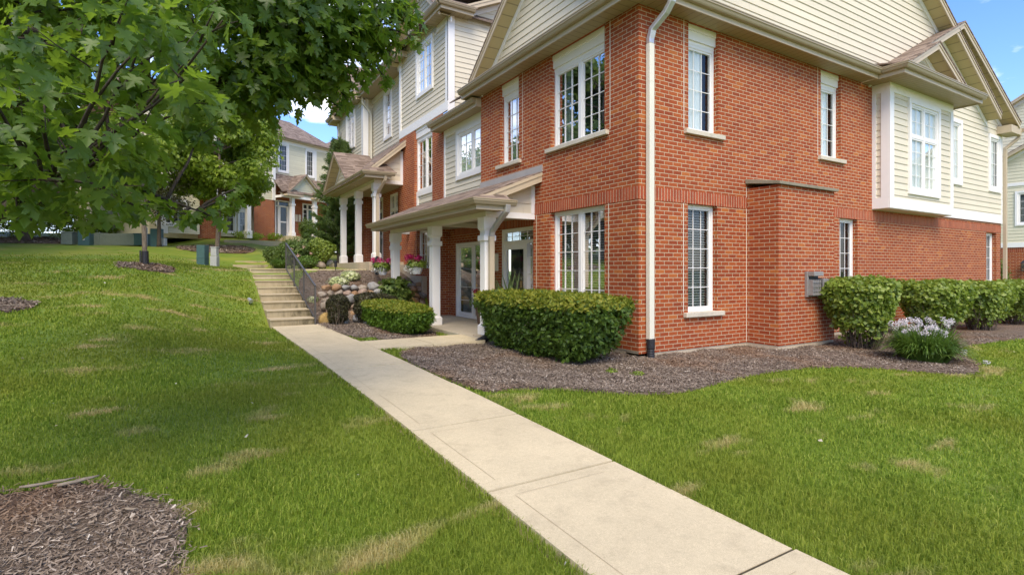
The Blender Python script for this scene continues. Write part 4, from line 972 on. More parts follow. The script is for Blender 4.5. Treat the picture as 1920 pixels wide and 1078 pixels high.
for key in BEDS:
    inn = inpoly(GX, GY, SPOLY[key])
    for ex, ey in ((.2, 0), (-.2, 0), (0, .2), (0, -.2)): inn &= inpoly(GX + ex, GY + ey, SPOLY[key])
    GZ = np.where(inn, GZ - 0.09, GZ)
V = np.stack([GX, GY, GZ], -1).reshape(-1, 3)
nx_, ny_ = len(xs), len(ys)
idx = np.arange(nx_ * ny_).reshape(ny_, nx_)
F = np.stack([idx[:-1, :-1], idx[:-1, 1:], idx[1:, 1:], idx[1:, :-1]], -1).reshape(-1, 4)
tag(npobj('lawn', V, F, M['lawn'], smooth=True), kind='structure')

def mulch_sheet(poly, step, lift, name='mulch_bed'):
    P = np.asarray(poly); x0, y0 = P.min(0); x1, y1 = P.max(0)
    gx = np.arange(x0, x1 + step, step); gy = np.arange(y0, y1 + step, step)
    X, Y = np.meshgrid(gx, gy); ins = inpoly(X, Y, P)
    # snap nodes just outside to the outline for an even edge
    Z = ground(X, Y) + lift + 0.018 * np.sin(X * 7.1 + 2 * Y) * np.sin(Y * 6.3 - X)
    id_ = np.arange(X.size).reshape(X.shape)
    cell = ins[:-1, :-1] | ins[:-1, 1:] | ins[1:, :-1] | ins[1:, 1:]
    near = []
    Xf, Yf = X.copy(), Y.copy(); out = ~ins
    seg0 = P; seg1 = np.roll(P, -1, 0); d = seg1 - seg0; L2 = (d ** 2).sum(1) + 1e-9
    pts = np.stack([X[out], Y[out]], -1)
    t = np.clip(((pts[:, None] - seg0[None]) * d[None]).sum(-1) / L2, 0, 1)
    q = seg0[None] + t[..., None] * d[None]; dist = ((pts[:, None] - q) ** 2).sum(-1); k = dist.argmin(1)
    qq = q[np.arange(len(pts)), k]
    Xf[out], Yf[out] = qq[:, 0], qq[:, 1]
    Zf = Z.copy(); Zf[out] = ground(Xf[out], Yf[out]) - 0.01
    F = np.stack([id_[:-1, :-1], id_[:-1, 1:], id_[1:, 1:], id_[1:, :-1]], -1)[cell]
    V = np.stack([Xf, Yf, Zf], -1).reshape(-1, 3)
    used, inv = np.unique(F, return_inverse=True)
    tag(npobj(name, V[used], inv.reshape(F.shape), M['mulch'], smooth=True), kind='structure')
for k, st in (('R', 0.14), ('M', 0.14), ('L', 0.12), ('T1', 0.12), ('T2', 0.3), ('T3', 0.4), ('T4', 0.12)): mulch_sheet(SPOLY[k], st, 0.02)

# ------------------------------------------------------------------ path, porch walk, landing, steps
PX0, PX1 = -4.40, -3.345
joints = [-12, -7.6, -5.9, -4.49, -3.12, -1.78, -0.33, 1.15, 2.55, 4.0, 5.5, 7.15]
pm = MB(); jm = MB(); tm = MB()
for i in range(len(joints) - 1):
    a, b = joints[i] + 0.011, joints[i + 1] - 0.011
    n = 4; zt = 0.012 * ((i * 7) % 3 - 1) * 0.25
    for k in range(n):
        y0, y1 = a + (b - a) * k / n, a + (b - a) * (k + 1) / n
        pm.prism([(PX0, y0, float(pathz(y0)) - 0.12), (PX1, y0, float(pathz(y0)) - 0.12), (PX1, y0, float(pathz(y0)) + 0.012 + zt), (PX0, y0, float(pathz(y0)) + 0.012 + zt)],
                 [(PX0, y1, float(pathz(y1)) - 0.12), (PX1, y1, float(pathz(y1)) - 0.12), (PX1, y1, float(pathz(y1)) + 0.012 + zt), (PX0, y1, float(pathz(y1)) + 0.012 + zt)])
    # tooled lines near the edges
    z = lambda y: float(pathz(y)) + 0.0145 + zt
    for x in (PX0 + 0.13,):
        for k in range(n):
            y0, y1 = a + 0.12 + (b - a - 0.24) * k / n, a + 0.12 + (b - a - 0.24) * (k + 1) / n
            tm.quad((x - 0.0018, y0, z(y0)), (x + 0.0018, y0, z(y0)), (x + 0.0018, y1, z(y1)), (x - 0.0018, y1, z(y1)))
    tm.quad((PX0 + 0.13, b - 0.115, z(b)), (PX1 - 0.2, b - 0.12, z(b)), (PX1 - 0.2, b - 0.1175, z(b)), (PX0 + 0.13, b - 0.1125, z(b)))
    jm.box(PX0 + 0.002, PX1 - 0.002, b, b + 0.022, z(b) - 0.11, z(b) - 0.012)
tag(pm.build('path', M['concrete']), kind='structure')
tag(jm.build('path_joints', M['joint']), kind='structure')
tag(tm.build('path_joints', M['tool']), kind='structure')
wm = MB()
for x0, x1 in ((PX1 + 0.008, -2.35), (-2.338, -1.31)):
    wm.prism([(x0, 2.62, .02), (x1, 2.62, .02), (x1, 2.62, .148), (x0, 2.62, .148)], [(x0, 3.66, .02), (x1, 3.66, .02), (x1, 3.66, .148), (x0, 3.66, .148)])
tag(wm.build('path', M['concrete']), kind='structure')
lm = MB()
lm.box(-4.45, -0.99, 11.5, 12.5, 1.2, 1.476); lm.box(-4.45, -3.2, 12.508, 18.0, 1.2, 1.49)
tag(lm.build('path', M['concrete']), kind='structure')
um = MB(); um.box(-1.0, 3.5, 28.6, 29.8, 3.2, 3.52); um.box(-4.4, -1.0, 26.0, 27.2, 2.6, 3.05)
tag(um.build('path', M['concrete']), kind='structure')

SH, SD, SY = 0.167, 0.62, 7.15
st = thing('concrete_steps', 'flight of eight shallow stained concrete steps climbing beside the lawn', 'steps', (-3.9, SY, 0.14))
for k in range(8):
    s = MB(); y0 = SY + k * SD; y1 = SY + (k + 1) * SD + (0.02 if k < 7 else -SD + 0.0)
    if k == 7: y1 = 11.5
    zt = 0.14 + (k + 1) * SH; x0, x1 = -4.43, -3.42
    s.prism([(x0, y0, zt - SH - 0.05), (x0, y0, zt - 0.03), (x0, y0 - 0.025, zt - 0.022), (x0, y0 - 0.025, zt), (x0, max(y1, y0 + 0.1), zt), (x0, max(y1, y0 + 0.1), zt - SH - 0.05)],
            [(x1, y0, zt - SH - 0.05), (x1, y0, zt - 0.03), (x1, y0 - 0.025, zt - 0.022), (x1, y0 - 0.025, zt), (x1, max(y1, y0 + 0.1), zt), (x1, max(y1, y0 + 0.1), zt - SH - 0.05)])
    s.build('step', M['step'], st, bevel=0.008)
s2_ = thing('concrete_steps', 'upper flight of three low concrete steps beyond the landing', 'steps', (-3.9, 18, 1.49))
for k, (y0, y1, x0, x1) in enumerate(((18.0, 19.0, -4.5, -3.2), (19.0, 20.4, -4.35, -3.2), (20.4, 23.5, -3.75, -2.6))):
    s = MB(); s.box(x0, x1, y0, y1, 1.2, 1.49 + (k + 1) * 0.165); s.build('step', M['step'], s2_, bevel=0.008)

# handrail on the right of the steps
hr = thing('handrail', 'dark metal picket handrail sloping down the right side of the steps', 'handrail', (-3.46, 7.2, 0.14))
RXX = -3.455
y0, y1 = 7.10, 11.55
def rz(y): return 0.14 + (y - 7.15) / SD * SH + 0.94 if True else 0
tp = MB(); tp.rtube([(RXX, y0, rz(y0)), (RXX, y1, rz(y1))], 0.022, 0.016, (1, 0, 0)); tp.build('top_rail', M['rail'], hr)
bt_ = MB(); bt_.rtube([(RXX, y0, rz(y0) - 0.78), (RXX, y1, rz(y1) - 0.78)], 0.012, 0.012, (1, 0, 0)); bt_.build('bottom_rail', M['rail'], hr)
for y in (7.10, 8.6, 10.05, 11.55):
    p = MB(); p.box(RXX - 0.018, RXX + 0.018, y - 0.018, y + 0.018, rz(y) - 1.0, rz(y)); p.build('post', M['rail'], hr)
pk = [y0 + (y1 - y0) * (k + 1) / 33 for k in range(32)]
for y in pk:
    p = MB(); p.box(RXX - 0.0045, RXX + 0.0045, y - 0.0045, y + 0.0045, rz(y) - 0.78, rz(y)); p.build('picket', M['rail'], hr)

# ------------------------------------------------------------------ boulders
def boulder_mesh(c, r, seed, squash=0.75):
    q = np.random.default_rng(seed)
    import bmesh
    bm = bmesh.new(); bmesh.ops.create_icosphere(bm, subdivisions=3, radius=1.0)
    P = np.array([v.co[:] for v in bm.verts]); Fc = np.array([[v.index for v in f.verts] for f in bm.faces]); bm.free()
    for _ in range(9):
        n = q.normal(size=3); n /= np.linalg.norm(n); d = 0.62 + 0.25 * q.random(); s = P @ n
        P = P - np.outer(np.maximum(s - d, 0) * 0.85, n)
    w = q.normal(size=(3, 3)) * 1.6
    P *= (1 + 0.04 * np.sin(P @ w[0] * 2) + 0.03 * np.sin(P @ w[1] * 3))[:, None]
    a = q.random() * 6.28; t = q.normal() * 0.3
    P = P * np.array([r * (1.0 + 0.25 * q.random()), r * 0.85, r * squash])
    Rz = np.array([[math.cos(a * 0 + t), 0, math.sin(t)], [0, 1, 0], [-math.sin(t), 0, math.cos(t)]])
    return P @ Rz.T + np.asarray(c), Fc
bw = thing('boulder_wall', 'low wall of rounded fieldstone boulders holding up the mulch bank beside the steps', 'stone wall', (-1.8, 8.3, 0.1))
q = np.random.default_rng(21)
def wall_y(x): return np.interp(x, [-3.3, -1.5, -0.9, 0.05], [7.75, 8.05, 8.85, 9.0])
k = 0
for row, (zc, off) in enumerate(((0.08, 0.0), (0.26, 0.05), (0.44, 0.11), (0.62, 0.18), (0.79, 0.27), (0.93, 0.38))):
    x = -3.22 + 0.12 * (row % 2)
    while x < 0.02:
        r = 0.105 + 0.075 * q.random() ** 1.3
        if row == 5: r *= 1.05
        mi = q.choice(len(ST), p=[0.44, 0.28, 0.09, 0.16, 0.02, 0.01])
        V, F = boulder_mesh((x + r * 0.9, wall_y(x) + off + q.normal() * 0.03, zc + gz(-1.8, 6) * 0 + q.normal() * 0.03 + 0.05), r, 100 + k, 0.72)
        npobj('boulder', V, F, ST[mi], bw, smooth=True); k += 1
        x += r * 1.85
LB = [((-3.15, 7.25, 0.27), 0.20, 4, 'round ochre yellow boulder standing at the foot of the handrail'),
      ((-2.98, 7.62, 0.42), 0.17, 1, 'pale pinkish boulder just behind the yellow boulder by the handrail'),
      ((-2.78, 7.2, 0.20), 0.14, 5, 'small whitish stone lying right of the yellow boulder'),
      ((-2.38, 7.35, 0.22), 0.19, 5, 'white boulder between the two dark barberry bushes'),
      ((-2.2, 7.1, 0.18), 0.13, 5, 'small white stone in front of the gap between the barberries'),
      ((-0.75, 8.7, 0.55), 0.2, 2, 'grey striped boulder seen between the two far porch columns'),
      ((-0.40, 8.78, 0.50), 0.19, 4, 'mossy yellow boulder against the brick pier behind the porch'),
      ((-2.55, 12.9, 1.66), 0.22, 3, 'rusty boulder among the shrubs above the landing'),
      ((-2.2, 12.75, 1.60), 0.17, 0, 'tan boulder beside the rusty boulder above the landing'),
      ((-1.9, 13.0, 1.70), 0.18, 2, 'grey boulder under the vase shaped shrub above the landing')]
for j, (c, r, mi, lab) in enumerate(LB):
    V, F = boulder_mesh((0, 0, r * 0.5), r, 300 + j, 0.8)
    o = npobj('boulder', V, F, ST[mi], smooth=True); o.location = (c[0], c[1], c[2] - r * 0.5); tag(o, lab, 'boulder', 'loose garden boulders')

# ================================================================== far building across the court
def wallR(o, ux, uy, off=0.0):
    """wall through o along (ux, uy) seen from its right-hand front"""
    nx, ny = uy, -ux
    return lambda a, d, z: (o[0] + ux * a + nx * (d + off), o[1] + uy * a + ny * (d + off), z)
B3 = thing('townhouse', 'far townhouse across the court with brown roof, brick walls, gabled entry and a green door', 'townhouse', (-1.2, 30.8, 3.5))
B3L = Vector(B3.location)
def loc_wall(off=0.0): return lambda a, d, z: (a, -(d + off), z)
FZ0 = 0.0
B3.rotation_euler = (0, 0, math.atan2(0.489, 0.8706))
def B(mb, name, mat, parent=None, **k): return mb.build(name, mat, parent or B3, world=False, **k)
_att = attach
def attach(o, parent, world=True):
    if parent is B3: world = False
    return _att(o, parent, world)
FW = loc_wall(0.0); EV = 6.35
# a = 0 is the left edge of the upper windows' wall
siding(B3, FW, [rect(-1.45, 6.5, 3.3, EV)], zref=3.3, mat=M['siding_far'], holes=[(0.12, 0.78, 4.30, 6.05), (2.25, 2.86, 4.30, 6.05)])
siding(B3, loc_wall(0.5), [rect(-7.3, -0.5, 2.3, EV)], zref=3.3, mat=M['siding_far'])
t = MB(); t.box(-1.45, 6.5, 0, 0.04, EV - 0.22, EV, FW); t.box(-0.72, -0.5, 0.5, 0.55, 2.3, EV, FW); t.box(-7.3, -0.5, 0.5, 0.54, EV - 0.22, EV, FW); t.box(2.95, 3.1, 0, 0.045, 3.3, EV, FW); B(t, 'corner_board', M['trim'])
window(B3, FW, 0.12, 0.78, 4.30, 6.05, d=0.03, cols=3, rows=5, look='blinds', casing=0.09)
window(B3, FW, 2.25, 2.86, 4.30, 6.05, d=0.03, cols=3, rows=5, look='blinds', casing=0.09)
brick_wall(B3, loc_wall(0.5), -1.95, -0.55, -0.3, 3.9, [])
brick_wall(B3, FW, -0.6, 4.0, -0.3, 3.3, [(-0.15, 1.25, 0, 2.42), (1.95, 3.2, 0, 2.42)], rev=0.06)
brick_wall(B3, loc_wall(0.3), -5.2, -3.9, -0.3, 2.2, [])
siding(B3, loc_wall(0.2), [rect(-3.9, -1.95, -0.1, 2.4)], zref=0, mat=M['siding_far'], holes=[(-2.75, -2.1, 0.15, 1.45), (-3.75, -3.0, 0.15, 1.45)]); siding(B3, loc_wall(0.45), [rect(-7.4, -5.2, -0.1, 2.4)], zref=0, mat=M['siding_far'], holes=[(-7.3, -6.0, 0.35, 1.6)])
window(B3, loc_wall(0.2), -2.75, -2.1, 0.15, 1.45, d=0.03, cols=3, rows=3, look='blinds', casing=0.07); window(B3, loc_wall(0.2), -3.75, -3.0, 0.15, 1.45, d=0.03, cols=3, rows=3, look='blinds', casing=0.07)
window(B3, loc_wall(0.45), -7.3, -6.0, 0.35, 1.6, d=0.03, sash=2, cols=2, rows=2, look='sheer', casing=0.12)
pg = MB(); pg.box(-5.3, -2.6, 0.2, 1.3, 1.95, 2.35, FW); pg.box(-7.5, -6.9, 0.4, 1.5, 1.95, 2.35, FW); B(pg, 'porch_beam', M['trim'])
for a in (-2.85, -7.55):
    c = MB(); c.box(a, a + 0.24, 0.95, 1.19, 0.2, 1.96, FW); c.box(a - .05, a + .29, 0.90, 1.24, -0.2, 0.25, FW); B(c, 'column', M['trim'])
# entry porch with corner column and little gable
for a, d in ((0.12, 1.28), (1.85, 1.28)):
    c = MB(); c.box(a, a + 0.22, d - 0.22, d, 0.3, 2.5, FW); c.box(a - .04, a + .26, d - .26, d + .04, 0.05, 0.32, FW); c.box(a - .04, a + .26, d - .26, d + .04, 2.02, 2.12, FW); B(c, 'column', M['trim'])
c = MB(); c.box(-0.1, 2.3, 0.0, 1.35, -0.4, 0.05, FW); c.box(2.3, 3.9, 0.0, 1.2, -0.4, 0.02, FW); B(c, 'porch_floor', M['foundation'])
c = MB(); c.box(-0.5, 3.7, 1.08, 1.24, 2.48, 2.62, FW); c.box(-0.5, -0.38, 0.0, 1.24, 2.48, 2.62, FW); B(c, 'porch_beam', M['trim'])
GW = loc_wall(1.18)
siding(B3, loc_wall(1.0), [[(-0.5, 2.62), (0.55, 2.62), (0.55, 2.75), (-0.5, 2.75)]], zref=2.62, mat=M['siding_far'])
siding(B3, GW, [[(-0.1, 2.62), (2.3, 2.62), (2.3, 2.75), (1.1, 3.92), (-0.1, 2.75)]], zref=2.62, mat=M['siding_far'])
gable_roof(B3, GW, -0.1, 2.3, 1.1, 2.82, 0.95, 0.25, -0.9, fh=0.10, ext=0.1)
r = MB(); r.slab([(-0.62, -1.3, 2.85), (4.0, -1.3, 2.85), (4.0, 0.0, 4.12), (-0.62, 0.0, 4.12)], 0.04); r.slab([(-0.45, -1.62, 2.70), (0.75, -1.62, 2.70), (0.5, -1.2, 3.02), (-0.25, -1.2, 3.02)], 0.04); r.slab([(1.6, -1.62, 2.70), (2.6, -1.62, 2.70), (2.45, -1.2, 3.02), (1.8, -1.2, 3.02)], 0.04); B(r, 'porch_roof', M['shingle'])
g_ = MB(); g_.box(-0.45, 0.75, 1.24, 1.62, 2.56, 2.67, FW); g_.box(1.6, 2.6, 1.24, 1.62, 2.56, 2.67, FW); g_.box(2.6, 4.0, 1.22, 1.34, 2.78, 2.88, FW); B(g_, 'gutter', M['fascia'])
# doors
d1 = MB(); d1.box(0.05, 0.14, -0.05, 0.03, 0.05, 2.42, FW); d1.box(0.85, 0.94, -0.05, 0.03, 0.05, 2.42, FW); d1.box(1.16, 1.25, -0.05, 0.03, 0.05, 2.42, FW); d1.box(-0.15, -0.07, -0.05, 0.03, 0.05, 2.42, FW); d1.box(-0.07, 1.16, -0.05, 0.03, 2.34, 2.42, FW); d1.box(-0.07, 1.16, -0.05, 0.03, 2.0, 2.08, FW); d1.box(0.14, 0.26, -0.05, 0.01, 0.05, 2.0, FW); d1.box(0.73, 0.85, -0.05, 0.01, 0.05, 2.0, FW); d1.box(0.26, 0.73, -0.05, 0.01, 1.0, 1.08, FW)
for z in (0.4, 0.8, 1.2, 1.6): d1.box(0.94, 1.16, -0.04, 0.0, z, z + 0.03, FW)
d1 = B(d1, 'entry_door', M['trim'], label='white framed storm door')
g = MB(); g.box(-0.1, 1.2, -0.3, -0.06, 0.05, 2.4, FW); g.build('dark_interior', M['dark_room'], d1); g = MB(); g.quad(*[FW(a, -0.03, z) for a, z in ((-.07, .05), (1.16, .05), (1.16, 2.34), (-.07, 2.34))]); g.build('pane', M['glass'], d1)
d2 = MB(); d2.box(2.42, 3.12, -0.05, 0.0, 0.02, 2.0, FW); d2 = B(d2, 'entry_door', M['green_door'], label='teal green front door')
g = MB(); g.box(2.32, 2.42, -0.05, 0.03, 0.02, 2.42, FW); g.box(1.95, 2.03, -0.05, 0.03, 0.02, 2.42, FW); g.box(2.03, 3.12, -0.05, 0.03, 2.0, 2.08, FW); g.box(2.03, 3.12, -0.05, 0.03, 2.34, 2.42, FW); g.box(3.12, 3.2, -0.05, 0.03, 0.02, 2.42, FW)
for z in (0.5, 0.9, 1.3, 1.7): g.box(2.03, 2.32, -0.04, 0.0, z, z + 0.03, FW)
g.build('door_frame', M['trim'], d2); g = MB(); g.box(1.95, 3.2, -0.3, -0.06, 0.05, 2.4, FW); g.build('dark_interior', M['dark_room'], d2)
for a in (1.38, 1.64):
    p = MB(); p.box(a, a + 0.18, 0.0, 0.03, 1.15, 1.62, FW); B(p, 'wall_plate', M['cream_trim'])
# roof: long slope with a wing to the right
e = MB(); e.box(-1.2, 5.0, 0.0, 0.35, EV, EV + 0.14, FW); e.box(-7.4, -0.3, 0.5, 0.85, EV, EV + 0.14, FW); B(e, 'gutter', M['fascia'])
r = MB(); r.slab([(-7.5, -0.45, EV + 0.1), (4.6, -0.45, EV + 0.1), (4.6, 4.6, EV + 2.75), (-7.5, 4.6, EV + 2.75)], 0.05)
r.slab([(-7.5, -0.95, EV + 0.1), (-0.2, -0.95, EV + 0.1), (-0.9, 0.6, EV + 0.75), (-7.5, 0.6, EV + 0.75)], 0.05)
r.slab([(-7.5, 9.7, EV + 0.1), (4.6, 9.7, EV + 0.1), (4.6, 4.6, EV + 2.75), (-7.5, 4.6, EV + 2.75)], 0.05)
B(r, 'roof', M['shingle'])
r = MB(); r.slab([(4.3, -3.4, EV + 0.1), (4.3, 3.0, EV + 0.1), (8.2, 3.0, EV + 2.3), (8.2, -3.4, EV + 2.3)], 0.05); r.slab([(12.1, -3.4, EV + 0.1), (12.1, 3.0, EV + 0.1), (8.2, 3.0, EV + 2.3), (8.2, -3.4, EV + 2.3)], 0.05); B(r, 'roof', M['shingle'])
w = MB(); w.box(4.55, 11.8, 0, 3.0, -0.3, EV + 0.1, FW); B(w, 'siding_wall', M['siding_far']); g = MB(); g.box(4.15, 4.3, -3.0, 3.4, EV, EV + 0.12, FW); B(g, 'gutter', M['fascia'])
w = MB(); w.box(-7.25, 6.5, -9.0, -0.55, -0.3, EV, FW); B(w, 'back_walls', M['siding_far'])
vb = MB(); vb.box(-0.1, 0.12, 0, 0.2, 0, 0.18, lambda a, d, z: (a, 2.2 + d, EV + 1.42 + z)); B(vb, 'roof_vent', M['util_grey'])
attach = _att

# ================================================================== building at the far right edge
B4 = thing('townhouse', 'townhouse at the right edge, cream siding above red brick with a wall lantern', 'townhouse', (25.5, 0.0, 0.0))
W4 = wallX(25.5)
brick_wall(B4, W4, -9.0, 6.0, -0.2, 2.25, [(-4.0, 1.55, -0.2, 1.95)], rev=0.12)
soldier(B4, W4, [(-9, 6)], 2.24, 2.45); soldier(B4, W4, [(-4.1, 1.65)], 1.95, 2.15)
siding(B4, W4, [rect(-9, 6, 2.62, 5.3), [(-9.1, 5.3), (4.3, 5.3), (4.3, 5.58), (-2.4, 9.33), (-9.1, 5.58)]], zref=2.62, mat=M['siding_far'], holes=[(0.45, 2.45, 3.48, 4.86), (-2.0, 0.20, 3.48, 4.86)])
t = MB(); t.box(-9, 6, 0, 0.05, 2.45, 2.66, W4); t.box(-1.2, 3.3, 0, 0.045, 5.18, 5.32, W4); B_ = t.build('band_board', M['trim'], B4)
window(B4, W4, 0.45, 2.45, 3.48, 4.86, d=0.03, sash=2, cols=3, rows=4, look='blinds', casing=0.08)
window(B4, W4, -2.0, 0.20, 3.48, 4.86, d=0.03, sash=2, cols=3, rows=4, look='blinds', casing=0.08)
rake(B4, W4, (4.3, 5.55), (-2.4, 9.3), 0.35); rake(B4, W4, (-9.1, 5.55), (-2.4, 9.3), 0.35)
r = MB()
for a in (4.5, -9.3): r.slab([(25.1, a, 5.62), (25.1, -2.4, 9.48), (33, -2.4, 9.48), (33, a, 5.62)], 0.04)
r.slab([(28, 8.5, 6.5), (28, 1.5, 10.6), (36, 1.5, 10.6), (36, 8.5, 6.5)], 0.05); r.slab([(28, -5.5, 6.5), (28, 1.5, 10.6), (36, 1.5, 10.6), (36, -5.5, 6.5)], 0.05)
r.build('roof', M['shingle'], B4)
siding(B4, wallX(28.2), [[(8.0, 5.0), (8.0, 6.6), (1.5, 10.5), (-5, 6.6), (-5, 5.0)]], zref=2.62, mat=M['siding_far']); rake(B4, wallX(28.2), (8.3, 6.45), (1.5, 10.45), 0.35)
gd = MB()
for k in range(4): gd.box(-3.95, 1.5, -0.12, -0.085, -0.1 + k * 0.512, 0.40 + k * 0.512, W4)
gd.build('garage_door', M['cream_trim'], B4, bevel=0.01); gf = MB(); gf.box(1.5, 1.60, -0.12, 0.01, -0.2, 1.95, W4); gf.box(-4, 1.6, -0.12, 0.008, 1.86, 1.95, W4); gf.build('door_frame', M['fascia'], B4)
ln = MB(); ln.box(2.10, 2.26, 0, 0.03, 1.52, 1.72, W4); ln.prism([W4(2.06, .08, 1.74), W4(2.30, .08, 1.74), W4(2.30, .30, 1.74), W4(2.06, .30, 1.74)], [W4(2.15, .16, 1.86), W4(2.21, .16, 1.86), W4(2.21, .22, 1.86), W4(2.15, .22, 1.86)]); ln.box(2.09, 2.27, 0.10, 0.28, 1.40, 1.44, W4)
for a in (2.09, 2.25):
    for d in (0.10, 0.26): ln.box(a, a + 0.02, d, d + 0.02, 1.44, 1.74, W4)
ln.box(2.16, 2.2, 0.03, 0.2, 1.68, 1.72, W4); ln = ln.build('wall_lantern', M['black_plastic'], B4); lg = MB(); lg.box(2.115, 2.245, 0.125, 0.255, 1.44, 1.73, W4); lg.build('pane', M['glass'], ln)
rd = MB(); rd.box(26.1, 36, -9, 6.0, -0.2, 5.3); rd.build('side_wall', M['siding_far'], B4)
# ================================================================== foliage kit
def T_diamond(w=0.45, fold=0.12):
    V = np.array([(0, 0, 0), (w, 0.45, fold), (0, 1, 0), (-w, 0.45, fold), (0, 0.45, -0.02)])
    F = np.array([(0, 1, 4), (1, 2, 4), (2, 3, 4), (3, 0, 4)]); V[:, 1] -= 0.0
    return V.astype(float), F
def T_maple():
    half = [(0, 0.02), (0.12, -0.08), (0.30, -0.05), (0.46, 0.04), (0.33, 0.12), (0.27, 0.20), (0.42, 0.27), (0.62, 0.46), (0.47, 0.47), (0.42, 0.56), (0.30, 0.50), (0.17, 0.46), (0.19, 0.62), (0.30, 0.72), (0.18, 0.78), (0.13, 0.88), (0, 1.08)]
    P = half + [(-x, y) for x, y in half[-2:0:-1]]
    V = [(x, y, 0.16 * abs(x) - 0.22 * max(0, y - 0.3) ** 2 - 0.10 * x * x * 4 * 0.3) for x, y in P] + [(0, 0.30, -0.03)]
    n = len(P); F = [(i, (i + 1) % n, n) for i in range(n)]
    k = len(V)
    V += [(0.016, 0.02, 0.0), (-0.016, 0.02, 0.0), (0.010, -0.35, -0.02), (-0.010, -0.35, -0.02), (0.0, -0.62, -0.14)]
    F += [(k, k + 1, k + 2), (k + 1, k + 3, k + 2), (k + 2, k + 3, k + 4)]
    return np.array(V, float), np.array(F)
def T_maple_small():
    P = [(0, 0), (0.34, -0.02), (0.24, 0.2), (0.56, 0.42), (0.2, 0.46), (0.22, 0.68), (0, 1.0), (-0.22, 0.68), (-0.2, 0.46), (-0.56, 0.42), (-0.24, 0.2), (-0.34, -0.02)]
    V = [(x, y, 0.2 * abs(x) - 0.15 * y * y) for x, y in P] + [(0, 0.32, -0.02)]; n = len(P)
    return np.array(V, float), np.array([(i, (i + 1) % n, n) for i in range(n)])
def T_yew():
    V = []; F = []
    q = np.random.default_rng(3)
    for k in range(9):
        s = 1 if k % 2 else -1; y = 0.08 + 0.09 * k; a = 0.75; L = 0.42 - 0.018 * k; z = 0.10 * q.normal()
        d = np.array([s * math.sin(a), math.cos(a), z]); p = np.array([0, y, 0.0]); w = np.array([0.05 * s, -0.05, 0.02])
        n = len(V); V += [p - w, p + d * L * 0.5 + w * 1.3, p + d * L, p + d * L * 0.5 - w * 1.3]; F += [(n, n + 1, n + 2), (n, n + 2, n + 3)]
    n = len(V); V += [np.array([-.015, 0, 0]), np.array([.015, 0, 0]), np.array([0, 1.15, 0.03])]; F.append((n, n + 1, n + 2))
    return np.array(V, float), np.array(F)
def T_spruce():
    V = []; F = []; q = np.random.default_rng(5)
    for k in range(11):
        a = q.random() * 6.28; y = k / 11
        d = np.array([math.cos(a) * 0.8, 0.6, math.sin(a) * 0.8]); p = np.array([0, y, 0.0]); w = np.cross(d, [0, 1, 0]); w = w / np.linalg.norm(w) * 0.05
        n = len(V); V += [p - w, p + w, p + d * 0.28]; F.append((n, n + 1, n + 2))
    return np.array(V, float), np.array(F)

def frames(nrm, tip):
    """rotation matrices with local z = nrm, local y as close to tip as possible"""
    z = nrm / (np.linalg.norm(nrm, axis=1, keepdims=True) + 1e-9)
    y = tip - z * (tip * z).sum(1, keepdims=True); y /= (np.linalg.norm(y, axis=1, keepdims=True) + 1e-9)
    x = np.cross(y, z)
    return np.stack([x, y, z], -1)
def scatter(T, pos, rot, size):
    V, F = T; n = len(pos); k = len(V)
    P = np.einsum('nij,kj->nki', rot, V) * size[:, None, None] + pos[:, None, :]
    FF = (F[None] + (np.arange(n) * k)[:, None, None]).reshape(-1, F.shape[1])
    return P.reshape(-1, 3), FF
def unit(a): return a / (np.linalg.norm(a, axis=1, keepdims=True) + 1e-9)

class Q:
    """random shrub volume; returns points with outward normals"""
    @staticmethod
    def hedge(n, ax, ay, h, z0=0.04, flare=0.25, p=4.0, lump=0.05, seed=0, shell=0.25, lean=0.0):
        q = np.random.default_rng(seed); out = []; nor = []
        ph = q.random(6) * 6.28
        while sum(len(o) for o in out) < n:
            P = q.uniform(-1.15, 1.15, (n * 4, 3)); P[:, 2] = q.uniform(0, 1.1, n * 4)
            s = 1 - flare * (1 - P[:, 2])
            u = P[:, 0] / s; v = P[:, 1] / s; w = (P[:, 2] - 0.5) * 2
            r = (np.abs(u) ** p + np.abs(v) ** p + np.abs(np.clip(w, -1.2, 1.2)) ** (p + 2)) ** (1 / p)
            r = r + lump * (np.sin(u * ax * 5 + ph[0]) * np.sin(v * ay * 5 + ph[1]) + 0.6 * np.sin(u * ax * 13 + ph[2]) * np.sin(w * h * 9 + ph[3]))
            pr = np.where(r > 1 - shell, 0.25 + 0.75 * (r - (1 - shell)) / shell, 0.06)
            k = (r < 1) & (q.random(n * 4) < pr)
            g = np.stack([np.sign(u) * np.abs(u) ** (p - 1) / ax, np.sign(v) * np.abs(v) ** (p - 1) / ay, np.sign(w) * np.abs(w) ** (p + 1) / (h * 0.5)], -1)
            out.append((P * np.array([ax, ay, h]))[k]); nor.append(unit(g)[k])
        O = np.concatenate(out)[:n]; N = np.concatenate(nor)[:n]; O[:, 2] += z0
        return O, N
    @staticmethod
    def blob(n, r, h, z0, seed=0, shell=0.45, lump=0.14, vase=0.0, top=1.0):
        q = np.random.default_rng(seed); d = unit(q.normal(size=(n, 3)))
        ph = q.normal(size=(5, 3)) * 3.2
        f = 1 + lump * sum(np.sin(d @ ph[i] + i) for i in range(5)) / 2.2
        rad = f * (1 - shell * q.random(n) ** 1.6)
        P = d * rad[:, None]
        P[:, 2] = P[:, 2] * 0.5 + 0.5
        if vase: P[:, :2] *= (1 - vase * (1 - np.clip(P[:, 2:3], 0, 1)))
        P = P * np.array([r, r, h]); P[:, 2] += z0
        return P, d

